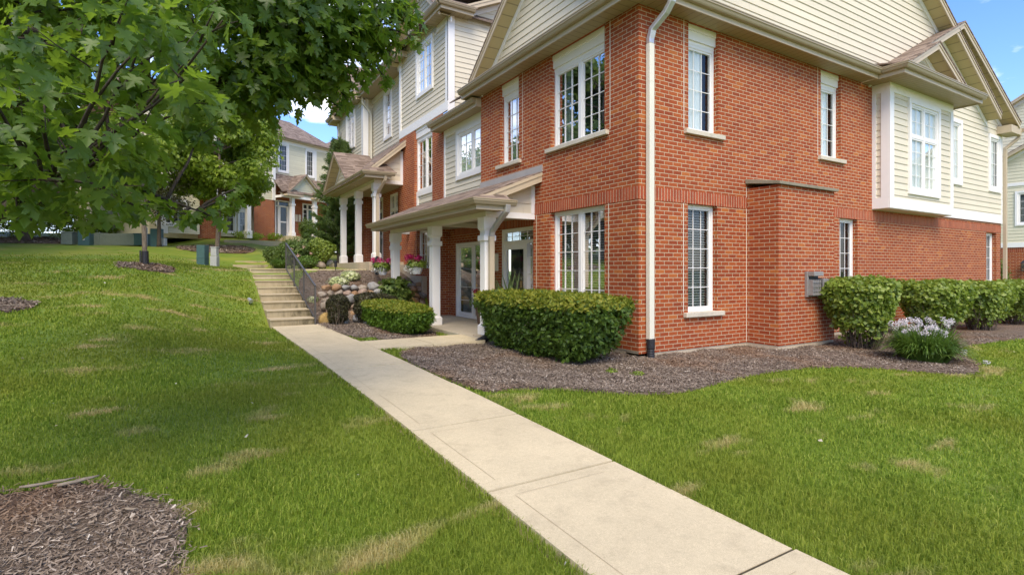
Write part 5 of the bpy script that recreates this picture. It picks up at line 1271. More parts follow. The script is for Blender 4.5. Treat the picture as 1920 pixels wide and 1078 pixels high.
def foliage(parent, P, N, T, mat, size, seed=0, tip=None, jitter=0.55, up=0.0, sv=0.3, name='foliage', face=0.0):
    q = np.random.default_rng(seed); n = len(P)
    nr = unit(N + jitter * q.normal(size=(n, 3)) + np.array([0, 0, up]))
    if tip is None: t = q.normal(size=(n, 3)) + N * 0.6
    else: t = np.asarray(tip)[None] + 0.45 * q.normal(size=(n, 3)) + N * 0.3
    R_ = frames(nr, t)
    V, F = scatter(T, P, R_, size * (1 + sv * (q.random(n) * 2 - 1)))
    o = npobj(name, V, F, mat, parent)
    if parent is not None: o.location = (0, 0, 0)
    return o

def stems(parent, n, r0, r1, h, seed=0, rad=0.008, mat=None, z0=-0.05, name='stems', ax=1.0, ay=1.0):
    q = random.Random(seed); mb = MB()
    for k in range(n):
        a = q.random() * 6.28; b = a + q.uniform(-.5, .5); s0 = r0 * math.sqrt(q.random()); s1 = r1 * math.sqrt(q.random())
        p0 = (s0 * math.cos(a) * ax, s0 * math.sin(a) * ay, z0); p2 = (s1 * math.cos(b) * ax, s1 * math.sin(b) * ay, h * q.uniform(.6, 1))
        p1 = tuple(0.5 * (x + y) + q.uniform(-.04, .04) for x, y in zip(p0, p2))
        mb.tube([p0, p1, p2], [rad, rad * 0.8, rad * 0.4], 5)
    o = mb.build(name, mat or M['stem'], parent, world=False)
    return o

DIA = T_diamond(); DIAW = T_diamond(0.36, 0.10); MAP = T_maple(); MAPS = T_maple_small(); YEW = T_yew(); SPR = T_spruce()
SPIKE = (np.array([(-.03, 0, 0), (.03, 0, 0), (.025, .55, .05), (-.025, .55, .05), (0, 1, -.12)], float), np.array([(0, 1, 2), (0, 2, 3), (3, 2, 4)]))

# ------------------------------------------------------------------ clipped hedges
def clipped(name, label, loc, ax, ay, h, n, mat, size, flare, T=YEW, seed=0, p=4.5, stem=(26, .75), group=None, lump=0.05, jit=0.7, cat='hedge', shell=0.3):
    t = thing(name, label, cat, loc, group)
    P, N = Q.hedge(n, ax, ay, h, 0.05, flare, p, lump, seed, shell)
    foliage(t, P, N, T, mat, size, seed + 1, jitter=jit)
    if T is YEW:
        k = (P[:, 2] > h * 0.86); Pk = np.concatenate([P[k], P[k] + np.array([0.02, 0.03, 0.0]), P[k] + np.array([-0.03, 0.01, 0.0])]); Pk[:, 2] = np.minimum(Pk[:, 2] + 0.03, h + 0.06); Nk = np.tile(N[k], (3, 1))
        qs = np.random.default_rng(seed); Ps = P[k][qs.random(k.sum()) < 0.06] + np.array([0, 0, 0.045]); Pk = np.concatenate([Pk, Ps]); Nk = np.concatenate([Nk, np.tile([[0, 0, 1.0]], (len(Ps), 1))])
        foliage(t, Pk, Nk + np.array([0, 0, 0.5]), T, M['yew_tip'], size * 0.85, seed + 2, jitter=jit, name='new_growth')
    stems(t, stem[0], 0.6, stem[1], h * 0.85, seed, 0.010, None, -0.05, ax=ax, ay=ay)
    return t
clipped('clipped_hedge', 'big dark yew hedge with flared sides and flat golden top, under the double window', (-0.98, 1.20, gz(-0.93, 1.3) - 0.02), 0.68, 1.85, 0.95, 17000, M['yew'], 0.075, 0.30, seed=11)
clipped('clipped_hedge', 'low bright green yew hedge lying along the path in front of the porch columns', (-2.0, 5.80, gz(-1.9, 5.5) - 0.02), 0.47, 1.98, 0.57, 12500, M['yew_bright'], 0.068, 0.16, seed=12, p=3.2)
for i, (x, y, r, h, lab) in enumerate([(-2.95, 6.95, 0.27, 0.66, 'left dark barberry bush nearest the handrail'), (-2.22, 7.2, 0.36, 0.72, 'middle dark barberry bush in front of the boulders'), (-1.62, 7.55, 0.34, 0.66, 'right dark barberry bush half hidden by the low green hedge')]):
    clipped('barberry_bush', lab, (x, y, gz(x, y)), r, r * 1.05, h, 4200, M['barberry'], 0.036, 0.25, DIA, 31 + i, 2.1, (40, .9), 'dark barberry bushes', 0.2, cat='bush')

def leafy(name, label, loc, r, h, n, mat, size, seed, vase=0.3, T=DIA, stem=14, group=None, cat='bush', shell=0.5, lump=0.16, up=0.3, tip=None, sr=0.01, z0=0.05):
    t = thing(name, label, cat, loc, group)
    P, N = Q.blob(n, r, h, z0, seed, shell, lump, vase)
    foliage(t, P, N, T, mat, size, seed + 1, up=up, tip=tip)
    stems(t, stem, r * 0.35, r * 0.8, h * 0.8, seed, sr)
    return t
# right hand shrubs along the wall
def viburnum(label, x, y, ax, ay, h, n, seed):
    t = thing('viburnum_bush', label, 'bush', (x, y, gz(x, y)), 'clipped leafy bushes along the right wall')
    P, N = Q.hedge(n, ax, ay, h, 0.10, 0.55, 3.2, 0.10, seed, 0.4)
    keep = (P[:, 2] > 0.32 * h) | (np.random.default_rng(seed).random(len(P)) < 0.14); P, N = P[keep], N[keep]
    foliage(t, P, N, DIA, M['shrub'], 0.072, seed, up=0.5, jitter=0.7)
    stems(t, 60, 0.38, 0.85, h * 0.85, seed, 0.010, None, -0.05, ax=ax, ay=ay)
    return t
viburnum('round topped leafy bush flaring up from bare stems beside the wall vent', 4.24, -1.22, 0.63, 0.62, 1.16, 8500, 41)
viburnum('leafy hedge bush right behind the white pompom flowers', 7.55, -1.10, 1.0, 0.62, 1.06, 9500, 42)
viburnum('second bush of the right hand hedge, past the flowers', 9.75, -1.15, 0.98, 0.62, 1.02, 8500, 43)
viburnum('farthest hedge bush at the right edge below the last window', 12.4, -1.1, 1.35, 0.65, 1.02, 10000, 44)

# allium clump
al = thing('allium_clump', 'clump of strappy leaves topped with pale lilac pompom flowers at the bed edge', 'flowers', (3.75, -2.35, gz(3.75, -2.35)))
q = np.random.default_rng(8)
def straps(parent, n, r, h, size, mat, seed, name='leaves', w=1.0):
    q = np.random.default_rng(seed); V = []; F = []
    for k in range(n):
        a = q.random() * 6.28; r0 = r * 0.35 * q.random(); L = size * (0.6 + 0.5 * q.random()); out = 0.35 + 0.75 * q.random()
        d = np.array([math.cos(a), math.sin(a), 0]); s = np.array([-d[1], d[0], 0]) * 0.006 * w * (0.8 + 0.5 * q.random())
        n0 = len(V); hh = h * (0.6 + 0.5 * q.random())
        for i in range(5):
            f = i / 4; p = d * (r0 + L * out * f) + np.array([0, 0, hh * (1.9 * f - 1.55 * f * f * out) if out > .5 else hh * (1.4 * f - .6 * f * f)])
            ww = (1 - f) ** 0.6
            V += [p - s * ww, p + s * ww]
        for i in range(4): F += [(n0 + 2 * i, n0 + 2 * i + 1, n0 + 2 * i + 3), (n0 + 2 * i, n0 + 2 * i + 3, n0 + 2 * i + 2)]
    o = npobj(name, V, F, mat, parent); o.location = (0, 0, 0); return o
straps(al, 1900, 0.85, 0.50, 0.52, M['sedge'], 5, w=1.9)
fv = []; ff = []
import bmesh
def puff(c, r, n, seed):
    q = np.random.default_rng(seed); d = unit(q.normal(size=(n, 3)))
    return np.asarray(c) + d * r * (0.8 + 0.3 * q.random((n, 1))), d
hp = []; hn = []; sm = MB()
for k in range(44):
    a = q.random() * 6.28; rr = 0.46 * math.sqrt(q.random()); c = (rr * math.cos(a), rr * math.sin(a), 0.40 + 0.24 * q.random())
    if k == 0: c = (0.75, -0.25, 0.10)
    if k == 1: c = (0.42, -0.62, 0.03)
    P, N = puff(c, 0.032 + 0.01 * q.random(), 46, k); hp.append(P); hn.append(N)
    sm.tube([(c[0] * 0.4, c[1] * 0.4, 0.0), (c[0] * 0.8, c[1] * 0.8, c[2] * 0.6), c], 0.004, 4)
foliage(al, np.concatenate(hp), np.concatenate(hn), DIAW, M['allium'], 0.022, 3, name='flower_heads'); sm.build('flower_stalks', M['greenstem'], al, world=False)

# plants on the mulch bank and by the steps
for i, (x, y, r, lab) in enumerate([(-2.50, 8.87, 0.27, 'cream edged hosta nearest the boulders, left of the pair on the mulch bank'), (-2.03, 9.40, 0.27, 'cream edged hosta further back on the mulch bank near the porch slab'), (-3.22, 8.6, 0.13, 'small cream edged hosta glimpsed behind the handrail')]):
    t = thing('hosta', lab, 'plant', (x, y, gz(x, y)), 'variegated hostas on the mulch bank')
    P, N = Q.blob(520 if r > .2 else 160, r, r * 1.05, 0.02, 60 + i, 0.4, 0.12); foliage(t, P, N, DIA, M['varieg'], 0.075, 60 + i, up=0.6, tip=(0, 0, 0.1), name='leaves'); stems(t, 10, 0.05, 0.15, r, i, 0.004, M['greenstem'])
leafy('hydrangea', 'green leafy hydrangea bush behind the far porch column among the boulders', (-1.18, 8.05, 0.35), 0.46, 0.80, 1500, M['shrub2'], 0.115, 70, 0.2, up=0.4)
t = leafy('garden_shrub', 'round leafy shrub on the left above the landing, dotted with pale roses', (-3.42, 14.1, 1.52), 0.42, 0.72, 2600, M['shrub2'], 0.06, 71, 0.45)
P, N = puff((0.30, -0.25, 0.55), 0.05, 40, 2); foliage(t, P, N, DIAW, M['rose'], 0.05, 2, name='roses')
t = leafy('garden_shrub', 'wide mixed shrub behind the handrail with a few pale roses', (-2.85, 13.4, 1.50), 0.72, 0.92, 5200, M['shrub2'], 0.065, 72, 0.15)
hp = []; hn = []
for k in range(4):
    P, N = puff([(-.25, -.62, .62), (0.12, -.66, .72), (.38, -.55, .5), (-.05, -.7, .42)][k], 0.035, 24, k); hp.append(P); hn.append(N)
foliage(t, np.concatenate(hp), np.concatenate(hn), DIAW, M['rose'], 0.045, 2, name='roses')
leafy('garden_shrub', 'vase shaped bright shrub next to the first porch column of the uphill house', (-2.10, 12.95, 1.52), 0.58, 0.92, 5200, M['shrub'], 0.06, 73, 0.62)
leafy('garden_shrub', 'low fine leaved shrub between the grass clump and the vase shaped shrub', (-2.62, 12.75, 1.50), 0.36, 0.36, 1500, M['sedge'], 0.05, 74, 0.1)
leafy('garden_shrub', 'grey green spreading shrub at the back of the planting near the conifer', (-2.0, 16.3, 1.62), 0.95, 0.72, 3600, M['crab'], 0.05, 75, 0.1)
leafy('garden_shrub', 'clipped ball shrub in front of the far townhouse entry', (0.15, 28.2, gz(0.15, 28.2) + 0.25), 0.62, 1.15, 2600, M['shrub2'], 0.075, 76, 0.5)
leafy('garden_shrub', 'pale flowering low shrub below the teal door', (1.6, 28.3, 3.25), 0.8, 0.6, 1400, M['varieg'], 0.07, 77, 0.1)
for k, (x, y) in enumerate(((-3.4, 28.6), (-2.6, 28.9), (-1.5, 29.6))):
    leafy('ground_cover_plant', ['yellow green edging plant left of the far brick pier', 'yellow green edging plant under the far brick pier', 'yellow green edging plant beside the far porch step'][k], (x, y, gz(x, y)), 0.5, 0.4, 500, M['maple2'], 0.07, 80 + k, 0.1, stem=5, group='edging plants below the far townhouse', cat='plant')
g = thing('daylily_clump', 'fountain shaped clump of narrow leaves at the top of the steps', 'plant', (-3.45, 12.75, 1.49)); straps(g, 700, 0.4, 0.34, 0.55, M['sedge'], 15, w=1.5)
w = thing('weed', 'small bright weed growing at the path corner by the porch walk', 'plant', (-3.12, 3.80, 0.13)); P, N = Q.blob(160, 0.13, 0.06, 0.0, 5, 0.6); foliage(w, P, N, DIA, M['maple2'], 0.035, 5, up=0.8, name='leaves')
for i, (x, y) in enumerate(((-1.15, -0.65), (-0.95, -0.95))):
    w = thing('weed', ['tiny green weed in the mulch in front of the big hedge', 'tiny green weed in the mulch nearest the bed edge'][i], 'plant', (x, y, gz(x, y) + 0.02)); P, N = Q.blob(70, 0.09, 0.05, 0.0, 8 + i, 0.6); foliage(w, P, N, DIA, M['maple2'], 0.03, 5, up=0.8, name='leaves')
cv = leafy('columnar_shrub', 'small upright conifer shrub against the brick at the right edge', (24.6, 2.9, 0.0), 0.42, 2.0, 3000, M['shrub2'], 0.07, 84, 0.0)

# path light and lawn sprinkler bits
t = thing('path_light', 'small black path light stake beside the vase shaped shrub', 'garden light', (-2.02, 11.3, 1.44)); m_ = MB(); m_.tube([(0, 0, -0.1), (0, 0, 0.12)], 0.012, 8); m_.build('stake', M['black_plastic'], t, world=False); m_ = MB(); m_.lathe((0, 0, 0.10), [(0.045, 0), (0.045, 0.16), (0.06, 0.165), (0.055, 0.19), (0.01, 0.2)], 14); m_.build('lamp_head', M['black_plastic'], t, world=False)
t = thing('spot_light', 'small black garden spotlight in the grass left of the steps', 'garden light', (-4.72, 8.6, gz(-4.72, 8.6) - 0.02)); m_ = MB(); m_.tube([(0, 0, 0), (0, 0, 0.1)], 0.012, 8); m_.build('stake', M['black_plastic'], t, world=False); m_ = MB(); m_.tube([(0.03, -0.06, 0.09), (-0.02, 0.06, 0.15)], [0.05, 0.035], 12); m_.build('lamp_head', M['galv'], t, world=False)

# hanging flower baskets and door planters
def basket(x, y, z, label, fl, seed, side):
    t = thing('hanging_basket', label, 'flower basket', (x, y, z), 'flower baskets hung from the porch')
    m_ = MB(); m_.lathe((0, 0, 0), [(0.085, 0), (0.10, 0.01), (0.145, 0.15), (0.155, 0.15), (0.155, 0.175), (0.13, 0.175), (0.12, 0.14)], 22); m_.build('pot', M['white_pot'], t, world=False)
    h = MB()
    for k in range(3):
        a = 2.1 * k; h.tube([(0.15 * math.cos(a), 0.15 * math.sin(a), 0.17), (0.01 * math.cos(a), 0.01 * math.sin(a), 2.475 - z - 0.12)], 0.0035, 4)
    h.tube([(0, 0, 2.475 - z - 0.13), (0, 0, 2.475 - z + 0.01)], 0.005, 5); h.build('hanger', M['rail'], t, world=False)
    P, N = Q.blob(460, 0.26, 0.22, 0.14, seed, 0.5, 0.2); foliage(t, P, N, DIA, M['shrub'], 0.07, seed, up=0.5, name='leaves')
    P, N = Q.blob(260, 0.25, 0.24, 0.02, seed + 5, 0.35, 0.2); k = P[:, 0] < 0.05; foliage(t, P[k] + np.array([-0.03, 0, 0]), N[k], DIAW, M['white_flower'], 0.04, seed, name='white_flowers')
    hp = []; hn = []
    q = np.random.default_rng(seed)
    for k in range(7):
        a = q.random() * 6.28; r = 0.26 * math.sqrt(q.random()); P, N = puff((r * math.cos(a) + (side if k < 2 else 0), r * math.sin(a) + (abs(side) if k < 2 else 0), 0.36 + 0.09 * q.random()), 0.062, 52, k + seed); hp.append(P); hn.append(N)
    foliage(t, np.concatenate(hp), np.concatenate(hn), DIAW, fl, 0.045, 4, name='flowers')
basket(-1.22, 9.0, 1.30, 'white hanging basket with hot pink flowers by the far porch column', M['pink'], 91, -0.12)
basket(-1.10, 6.62, 1.34, 'white hanging basket with magenta geraniums between the two far porch columns', M['magenta'], 92, -0.15)
def planter(x, y, label, seed, spikes):
    t = thing('planter', label, 'planter', (x, y, 0.152), 'geranium planters by the entry door')
    m_ = MB(); m_.lathe((0, 0, 0), [(0.13, 0), (0.15, 0.02), (0.20, 0.36), (0.215, 0.36), (0.215, 0.41), (0.19, 0.41), (0.18, 0.36)], 24); m_.build('pot', M['clay_pot'], t, world=False)
    P, N = Q.blob(420, 0.30, 0.38, 0.36, seed, 0.5, 0.2); foliage(t, P, N, DIA, M['shrub2'], 0.085, seed, up=0.5, name='leaves')
    hp = []; hn = []; q = np.random.default_rng(seed)
    for k in range(6):
        a = q.random() * 6.28; r = 0.3 * math.sqrt(q.random()); P, N = puff((r * math.cos(a), r * math.sin(a), 0.70 + 0.14 * q.random()), 0.05, 36, k + seed); hp.append(P); hn.append(N)
    foliage(t, np.concatenate(hp), np.concatenate(hn), DIAW, M['red'], 0.045, 4, name='flowers')
    if spikes:
        n = 34; d = unit(np.stack([q.normal(size=n) * 0.45, q.normal(size=n) * 0.45, np.ones(n)], -1))
        V, F = scatter(SPIKE, np.tile([[0, 0, 0.42]], (n, 1)) + 0.05 * q.normal(size=(n, 3)), frames(np.cross(d, q.normal(size=(n, 3))), d), 0.55 + 0.4 * q.random(n))
        o = npobj('spike_leaves', V * np.array([1, 1, 1]), F, M['greenstem'], t); o.location = (0, 0, 0)
planter(-0.12, 3.72, 'planter of red geraniums with thin spiky leaves in front of the entry door', 95, True)
planter(0.02, 5.15, 'smaller planter of red geraniums left of the entry door beside the brick', 96, False)

# ------------------------------------------------------------------ trees
def limb(mb, p0, p1, r0, r1, bend=0.2, seg=5, seed=0, n=7):
    q = random.Random(seed); a, b = Vector(p0), Vector(p1); L = (b - a).length
    o = Vector((q.uniform(-1, 1), q.uniform(-1, 1), q.uniform(0.2, 1))) * bend * L * 0.5
    pts = [a.lerp(b, i / seg) + o * math.sin(math.pi * i / seg) + Vector((q.uniform(-1, 1), q.uniform(-1, 1), q.uniform(-1, 1))) * L * 0.02 * (0 < i < seg) for i in range(seg + 1)]
    mb.tube(pts, [r0 + (r1 - r0) * i / seg for i in range(seg + 1)], n); return pts

def tree(name, label, loc, h, th, cr, crown_c, crown_h, n, mat, size, seed, T=MAPS, trunk_r=0.08, lean=(0, 0), group=None, clumps=26, barkm=None, tip=(0, 0, -0.6), clump_r=0.36, hollow=0.35):
    t = thing(name, label, 'tree', loc, group); q = np.random.default_rng(seed)
    mb = MB(); top = Vector((lean[0], lean[1], th))
    mb.tube([(0, 0, -0.2), (lean[0] * .1, lean[1] * .1, 0.05), tuple(top * 0.5), tuple(top), tuple(Vector((lean[0], lean[1], crown_c + crown_h * 0.3)))], [trunk_r * 1.35, trunk_r, trunk_r * .9, trunk_r * .8, trunk_r * 0.25], 9)
    cs = []
    for k in range(clumps):
        d = q.normal(size=3); d /= np.linalg.norm(d); rr = (hollow + (1 - hollow) * q.random() ** 0.5)
        zf = d[2] * rr; taper = 1.0 - 0.35 * max(0, zf) ** 1.3
        c = np.array([d[0] * rr * cr * taper + lean[0], d[1] * rr * cr * taper + lean[1], crown_c + zf * crown_h * 0.5]); cs.append(c)
        limb(mb, (lean[0], lean[1], max(th * 0.85, min(c[2] - 0.2 * cr, crown_c + crown_h * 0.25))), c, trunk_r * 0.32, trunk_r * 0.06, 0.15, 4, seed * 50 + k, 5)
    mb.build('trunk', barkm or M['bark'], t, world=False, smooth=True)
    m = n // clumps; Ps = []; Ns = []
    for k, c in enumerate(cs):
        d = unit(q.normal(size=(m, 3))); r = cr * clump_r * (0.7 + 0.6 * q.random()) * (q.random((m, 1)) ** 0.45)
        Ps.append(c + d * r * np.array([1, 1, 0.72])); Ns.append(d)
    P = np.concatenate(Ps); N = np.concatenate(Ns)
    foliage(t, P, N, T, mat, size, seed + 9, tip=tip, jitter=0.6, up=0.6, name='crown')
    return t
t1 = tree('young_maple', 'slender young maple with a black guard around the base of its trunk', (-6.96, 10.29, gz(-6.96, 10.29)), 4.6, 1.9, 0.85, 3.3, 2.4, 2000, M['maple2'], 0.13, 5, MAPS, 0.058, (-0.05, 0.02), clumps=16, barkm=M['bark_grey'])
tg = MB(); tg.tube([(0, 0, 0.0), (-0.004, 0, 0.36)], [0.085, 0.078], 14); tg.box(-0.12, -0.085, -0.02, 0.02, 0, 0.37); tg.build('trunk_guard', M['black_plastic'], t1, world=False)
tree('maple_tree', 'leafy bright green maple standing in a mulch ring on the lawn before the far townhouse', (-4.88, 22.5, 2.55), 7.5, 1.9, 2.55, 4.65, 5.7, 34000, M['maple2'], 0.16, 6, MAPS, 0.10, (0.1, 0), clumps=60, barkm=M['bark_grey'], clump_r=0.30)
tree('crabapple_tree', 'bronze green small leaved ornamental tree left of the bright maple', (-7.2, 23.6, 2.65), 5.5, 1.2, 2.2, 3.5, 4.2, 15000, M['crab'], 0.085, 7, DIA, 0.09, clumps=40, clump_r=0.34)
tree('spreading_tree', 'dark trunked tree in a mulch ring at the far left under the canopy', (-12.8, 28.5, 2.9), 7, 1.6, 3.4, 4.8, 5.5, 16000, M['maple'], 0.19, 8, MAPS, 0.24, clumps=36)
for i, (x, y, r, c, hh, m, lab) in enumerate([(-17, 34, 4.5, 5.5, 9, 'farleaf', 'broad background tree at the far left beyond the lawn'), (-10.5, 41, 4.2, 5.0, 8, 'farleaf', 'broad background tree left of the far townhouse'), (-24, 30, 5, 6, 10, 'farleaf', 'background tree at the extreme left'), (-30, 46, 6, 6, 10, 'farleaf', 'tall distant tree behind the left lawn')]):
    tree('background_tree', lab, (x, y, gz(x, y)), c * 2, 1.5, r, c, hh, 9000, M[m], 0.30, 20 + i, DIA, 0.22, group='trees beyond the lawn', clumps=34)
for i, (x, y, r, h) in enumerate([(-11.2, 30.5, 1.3, 1.5), (-9.4, 31.2, 1.2, 1.4), (-7.6, 31.0, 1.2, 1.5), (-13.6, 31.5, 1.4, 1.6), (-16.0, 31.0, 1.5, 1.7)]):
    leafy('background_shrub', ['dense green shrub behind the long utility cabinet', 'leafy shrub right of the middle behind the cabinet', 'rightmost green shrub before the far house wall', 'green shrub behind the left pair of utility boxes', 'leftmost green shrub under the canopy'][i], (x, y, gz(x, y)), r, h, 2600, M['maple2'], 0.10, 50 + i, 0.0, MAPS, group='shrubs at the back of the lawn', stem=8)
for i, (x, y, r, c, hh) in enumerate([(-17, 12, 4.4, 8.0, 15), (-21, 22, 5.0, 8.5, 16), (-16, 3, 3.8, 7.2, 13), (-27, 13, 5.5, 8.5, 16), (-15.5, 19, 3.8, 7.2, 14)]):
    tree('background_tree', 'tall lawn tree standing left of the view, mirrored in the windows', (x, y, gz(x, y)), c * 2, 1.2, r, c, hh, 8000, M['farleaf'], 0.42, 120 + i, DIA, 0.22, group='lawn trees to the left', clumps=30)
for i, (x, y) in enumerate([(-15, 9), (-18, 15), (-19, 20.5), (-16.5, 25), (-20, 8)]):  # unseen shrub belt, added so the ground floor panes mirror green instead of sky
    leafy('background_shrub', 'unseen shrub added left of the view to darken the window reflections', (x, y, gz(x, y)), 2.6, 3.4, 2600, M['farleaf'], 0.26, 150 + i, 0.0, group='unseen shrubs added for reflections', stem=6)
# conifer beside the uphill house
ev = thing('conifer', 'dark feathery conifer tree beside the uphill townhouse porch', 'tree', (-0.32, 17.9, 1.9)); q = np.random.default_rng(77)
mb = MB(); mb.tube([(0, 0, -0.2), (0, 0, 2.5), (0.05, 0, 5.6)], [0.13, 0.08, 0.012], 8); Ps = []; Ds = []
for k in range(120):
    z = 0.25 + 5.0 * (k / 120) ** 0.9; L = (1.30 * (1 - z / 5.7) + 0.12) * (0.72 + 0.45 * q.random()); a = k * 2.39996 + 0.4 * q.normal()
    d = np.array([math.cos(a), math.sin(a), 0]); tipp = d * L + np.array([0, 0, z + 0.30 * L]); mid = d * L * .5 + np.array([0, 0, z - 0.06 * L])
    mb.tube([(0, 0, z), mid, tipp], [0.02, 0.012, 0.004], 4)
    m = int(70 + 130 * L); f = q.random(m) ** 0.7
    c = np.outer((1 - f) ** 2, [0, 0, z]) + np.outer(2 * f * (1 - f), mid) + np.outer(f * f, tipp)
    s = np.array([-d[1], d[0], 0]); sp = (0.10 + 0.30 * L * f * (1.15 - f)) * (q.random(m) * 2 - 1)
    Ps.append(c + np.outer(sp, s) + np.stack([0 * f, 0 * f, -0.05 * q.random(m)], -1)); Ds.append(np.tile(d, (m, 1)) + np.outer(np.sign(sp) * 0.8, s))
P = np.concatenate(Ps); Dv = np.concatenate(Ds)
mb.build('trunk', M['bark'], ev, world=False)
V, F = scatter(SPR, P, frames(np.tile([[0, 0, 1.0]], (len(P), 1)) + 0.3 * q.normal(size=P.shape), Dv), 0.20 * (0.7 + 0.6 * q.random(len(P)))); o = npobj('crown', V, F, M['spruce'], ev); o.location = (0, 0, 0)

# ------------------------------------------------------------------ big maple whose boughs hang over the lawn
CAMP = np.array([-6.015, -6.080, 1.45]); RT = np.array([0.8545, -0.5194, 0.0]); FWD = np.array([0.5194, 0.8545, 0.0])
bt = thing('maple_tree', 'large spreading maple overhead, its leafy boughs hanging across the upper left', 'tree', (-8.35, -3.05, 0.05))
BT = np.array([-8.35, -3.05, 0.05])
def L3(lat, dep, z): return CAMP * np.array([1, 1, 0]) + RT * lat + FWD * dep + np.array([0, 0, z]) - BT
# boughs: start, end, thickness
mb = MB(); q = np.random.default_rng(99)
fork = Vector((0.05, 0.1, 2.0))
mb.tube([(0, 0, -0.3), (0, 0, 0.1), (0.02, 0.04, 1.0), tuple(fork), (0.1, 0.2, 4.0), (0.2, 0.3, 6.5)], [0.24, 0.17, 0.15, 0.14, 0.10, 0.03], 12)

def C3(px, py, dep): return np.array(L3((px - 960) / 997 * dep, dep, 1.45 - (py - 506) / 997 * dep))
bough_pts = []
def bough(path, r0, r1, seed):
    pts = [np.array(fork) if p is None else C3(*p) for p in path]
    # smooth the polyline
    P = []
    for i in range(len(pts) - 1):
        a, b = pts[i], pts[i + 1]; pa = pts[i - 1] if i else a; nb = pts[i + 2] if i + 2 < len(pts) else b
        for k in range(6):
            t = k / 6; P.append(0.5 * (2 * a + (b - pa) * t + (2 * pa - 5 * a + 4 * b - nb) * t * t + (3 * a - pa - 3 * b + nb) * t ** 3))
    P.append(pts[-1]); n = len(P)
    mb.tube([tuple(p) for p in P], [r0 + (r1 - r0) * k / (n - 1) for k in range(n)], 9); bough_pts.extend(P[4:])
bough([None, (-260, 330, 2.6), (70, 170, 3.9), (165, 50, 4.2), (330, -60, 4.6), (520, -80, 4.8)], 0.115, 0.02, 1)
bough([None, (-300, 330, 2.5), (60, 180, 3.9), (400, 150, 4.6), (560, 95, 4.9), (700, 50, 5.2)], 0.10, 0.012, 2)
bough([None, (-350, 420, 2.2), (-20, 405, 2.75), (120, 330, 3.0), (240, 350, 3.5), (370, 395, 3.7)], 0.07, 0.005, 3)
bough([None, (-300, 100, 2.6), (50, 60, 4.6), (250, 140, 5.3), (420, 200, 5.2)], 0.09, 0.012, 4)
bough([(-20, 405, 2.75), (90, 380, 3.4), (230, 370, 4.0)], 0.03, 0.008, 6)
SPRAY = []   # centre, radius, leaves, size
for (px, py, d, r, n) in [(450, -40, 4.5, .8, 300), (540, 0, 4.8, .75, 320), (480, 60, 4.5, .65, 280), (560, 60, 4.8, .60, 280), (625, 80, 5.0, .52, 220), (640, 5, 5.0, .62, 260), (690, 40, 5.2, .42, 130), (722, 5, 5.3, .34, 80),
        (600, 135, 5.0, .36, 120), (520, 145, 4.8, .42, 160), (440, 150, 4.6, .52, 200), (490, 178, 4.8, .26, 60), (555, 165, 4.9, .22, 40), (640, 150, 5.1, .22, 34), (655, 195, 5.2, .10, 7), (625, 205, 5.1, .09, 6), (695, 110, 5.25, .18, 18), (735, 95, 5.3, .11, 9),
        (768, 40, 5.3, .15, 20), (755, 10, 5.3, .15, 18), (782, 75, 5.3, .09, 9), (722, 150, 5.3, .07, 6), (705, 75, 5.2, .2, 28), (420, 195, 4.5, .24, 46), (375, 250, 4.0, .20, 34),
        (240, 305, 3.5, .24, 60), (425, 372, 3.8, .08, 7), (340, 402, 3.6, .08, 7), (455, 350, 3.9, .07, 6), (275, 388, 3.5, .12, 16), (395, 405, 3.7, .10, 10)]:
    SPRAY.append((C3(px, py, d), r, int(n * 1.5)))
for i, px in enumerate(range(-140, 400, 90)):
    for j, py in enumerate(range(-110, 325, 86)):
        if px > 200 and py > 215: continue
        SPRAY.append((C3(px + 25 * math.sin(3 * i + j), py + 20 * math.cos(2 * j + i), 2.9 + 0.7 * q.random()), 0.31 + 0.06 * q.random(), 84))
for px in range(-200, 330, 120):
    for py in range(-160, 250, 105):
        if px > 130 and py > 120: continue
        SPRAY.append((C3(px + 40 * q.normal() * .5, py, 4.6 + 1.3 * q.random()), 0.66, 185))
for (px, py, d, r, n) in [(230, 35, 2.35, .17, 26), (290, 60, 2.5, .17, 24), (345, 150, 2.45, .15, 18), (418, 38, 2.5, .10, 9), (90, 170, 2.3, .15, 16), (40, 260, 2.4, .2, 24), (170, 270, 2.5, .2, 24), (260, 250, 2.6, .18, 22), (110, 340, 2.6, .18, 22), (200, 355, 2.8, .2, 26), (30, 360, 2.6, .18, 20), (-40, 300, 2.4, .25, 30), (-60, 150, 2.4, .25, 30), (380, 90, 2.8, .12, 10), (390, 180, 2.9, .13, 12), (250, 385, 3.0, .10, 9), (160, 385, 2.9, .10, 9), (60, 395, 2.8, .11, 10), (130, 400, 3.4, .08, 6), (20, 400, 3.2, .12, 12)]:
    SPRAY.append((C3(px, py, d), r, n))
